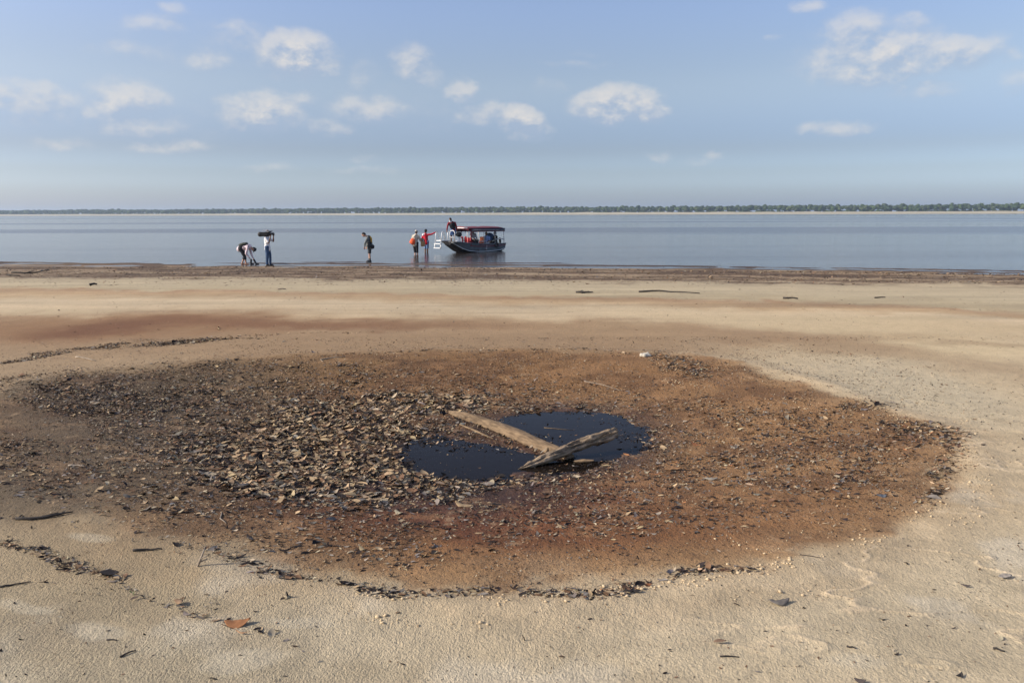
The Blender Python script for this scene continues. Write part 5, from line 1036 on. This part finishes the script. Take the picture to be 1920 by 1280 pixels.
# ------------------------------------------------------------------ far bank
def leaf_mat():
    m = attr_material('forest_foliage', 'tint', .85, .15, .35, .35); return m
M_FOL = leaf_mat(); M_TRK = mat('tree_trunk', (.16, .13, .10), .9)
_b = bmesh.new(); bmesh.ops.create_icosphere(_b, subdivisions=2, radius=1); IV = np.array([v.co for v in _b.verts]); IF = np.array([[v.index for v in f.verts] for f in _b.faces]); _b.free()
def crown(seed, kind):
    q = np.random.default_rng(seed); Vs, Fs, Cs = [], [], []; b = 0; nb = 7
    for i in range(nb):
        a = q.uniform(0, 6.28); rr = q.uniform(.1, 1) ** .6 * (3.6 if i else 0); c = np.array([rr * math.cos(a), rr * math.sin(a), q.uniform(-1.6, 1.2) - .25 * rr]); s = q.uniform(1.6, 2.9) * np.array([1, 1, q.uniform(.65, .9)])
        V = IV * (1 + .30 * (_hash(np.arange(len(IV)), np.full(len(IV), i), seed) - .5) * 2)[:, None] * s + c; Vs.append(V); Fs.append(IF + b); b += len(V); Cs.append(np.full(len(V), q.uniform(.75, 1.25)))
    n = 90; a = q.uniform(0, 6.28, n); el_ = q.uniform(-.7, 1.5, n); R_ = q.uniform(3.0, 5.2, n); P = np.stack([R_ * np.cos(a) * np.cos(el_), R_ * np.sin(a) * np.cos(el_), R_ * .62 * np.sin(el_) - .2], 1)
    for k in range(n):
        d = q.normal(0, 1, (3, 3)); d = d / np.linalg.norm(d, axis=1)[:, None] * q.uniform(.3, .8); Vs.append(P[k] + d); Fs.append(np.array([[b, b + 1, b + 2]])); b += 3; Cs.append(np.full(3, q.uniform(.7, 1.4)))
    return np.concatenate(Vs), np.concatenate(Fs), np.concatenate(Cs)
CR = [crown(200 + k, k % 3) for k in range(9)]
GRN = np.array([(.040, .062, .022), (.052, .078, .026), (.034, .055, .026), (.065, .085, .030), (.045, .060, .030)])
def bank_z(rr): return SEA + 3.6
def build_forest():
    VV, FF, CC = [], [], []; b = 0; q = np.random.default_rng(5); TV, TF = [], []; tb = 0
    for row, (d0, hh) in enumerate(((1574, .80), (1583, .92), (1594, 1.0), (1608, 1.06))):
        x = -1750.0
        while x < 1250:
            y = d0 + q.uniform(-3, 3) + SLOPE * x; hmod = 1 + .16 * float(fbm(np.array([x * .012]), np.array([row * 3.0]), 3, 8)[0]) * 2
            V, Fq, c = CR[q.integers(9)]; s = q.uniform(.85, 1.25); sz = s * q.uniform(.85, 1.15); a = q.uniform(0, 6.28); zc = SEA + 3.0 + (8.6 * hh * q.uniform(.88, 1.12)) * hmod
            X = V[:, 0] * math.cos(a) - V[:, 1] * math.sin(a); Y = V[:, 0] * math.sin(a) + V[:, 1] * math.cos(a)
            VV.append(np.stack([X * s + x, Y * s + y, V[:, 2] * sz + zc], 1)); FF.append(Fq + b); b += len(V); g = GRN[q.integers(len(GRN))] * q.uniform(.8, 1.25); CC.append(g[None] * c[:, None])
            if row == 0:
              for zl in (1.6, 3.4, 5.6):      # undergrowth and low boughs
                V, Fq, c = CR[q.integers(9)]; s = q.uniform(.65, .95); xo = q.uniform(-3, 6); VV.append(np.stack([V[:, 0] * s + x + xo, V[:, 1] * s + y - 2 + .4 * zl - SLOPE * 0, V[:, 2] * s * .9 + SEA + zl + q.uniform(-.8, .8)], 1)); FF.append(Fq + b); b += len(V); CC.append(GRN[q.integers(len(GRN))][None] * c[:, None])
            x += q.uniform(5.5, 9.5) * (1 if row < 2 else 1.2)
    o = mesh_np('forest', np.concatenate(VV), np.concatenate(FF), M_FOL, np.concatenate(CC)); tag(o, 'long line of dark green forest along the far bank', 'forest', kind='stuff')
build_forest()
TT = mesh_np('crown', CR[2][0] * np.array([1, 1, .9]), CR[2][1], M_FOL, GRN[1][None] * CR[2][2][:, None], link=False); TT2 = mesh_np('crown', CR[5][0] * np.array([1, 1, .9]), CR[5][1], M_FOL, GRN[0][None] * CR[5][2][:, None], link=False)
bm = bmesh.new(); tube(bm, [(0, 0, -13), (.2, 0, -7), (0, .1, -1)], [.5, .38, .25], 8); tube(bm, [(.1, 0, -5), (2, .3, -1)], [.22, .1], 6); tube(bm, [(.1, 0, -4.5), (-1.8, -.3, -1)], [.2, .1], 6); TKM = bpy.data.meshes.new('trunk'); bm.to_mesh(TKM); bm.free(); TKM.materials.append(M_TRK)
EM = [(268, 'first'), (400, ''), (495, ''), (770, ''), (868, ''), (940, ''), (1015, ''), (1125, ''), (1262, ''), (1434, 'tall'), (1502, ''), (1616, 'tall'), (1690, 'tall'), (1784, ''), (1810, ''), (1860, ''), (1905, '')]
for i, (px, nm) in enumerate(EM):
    rr = 1594; d = ray(px, 395); k = d[0] / d[1]; y = rr / (1 - SLOPE * k); x = k * y
    s = 1.0 + .25 * ((i * 37) % 10) / 10; h = 15.6 + 2.6 * ((i * 53) % 10) / 10
    T = empty('tree', (x, y, SEA + h - 2.5 * s)); T.location.z = SEA + h - 2.6
    t0 = bpy.data.objects.new('crown', TT if i % 2 else TT2); COL.objects.link(t0); t0.parent = T; t0.scale = (s * .85, s * .85, s * .9); t0.rotation_euler = (0, 0, i * 1.3)
    t1 = bpy.data.objects.new('trunk', TKM); COL.objects.link(t1); t1.parent = T
    ordn = 'first second third fourth fifth sixth seventh eighth ninth tenth eleventh twelfth thirteenth fourteenth fifteenth sixteenth seventeenth'.split()[i]
    tag(T, 'round crowned tree rising above the far forest line, %s such tree from the left' % ordn, 'tree', 'taller trees of the far bank')

# ------------------------------------------------------------------ the air
bm = bmesh.new(); box(bm, (0, 1500, 13), (9000, 8000, 46)); hz = link_bm('haze', bm, None); hz['kind'] = 'stuff'; hz['label'] = 'thin pale haze over the river'
hm = bpy.data.materials.new('haze'); hm.use_nodes = True; t = hm.node_tree; t.nodes.clear(); pv = t.nodes.new('ShaderNodeVolumePrincipled'); pv.inputs['Color'].default_value = (.66, .82, 1, 1); pv.inputs['Density'].default_value = .00016; pv.inputs['Anisotropy'].default_value = .2
ou = t.nodes.new('ShaderNodeOutputMaterial'); t.links.new(pv.outputs[0], ou.inputs['Volume']); hz.data.materials.append(hm)
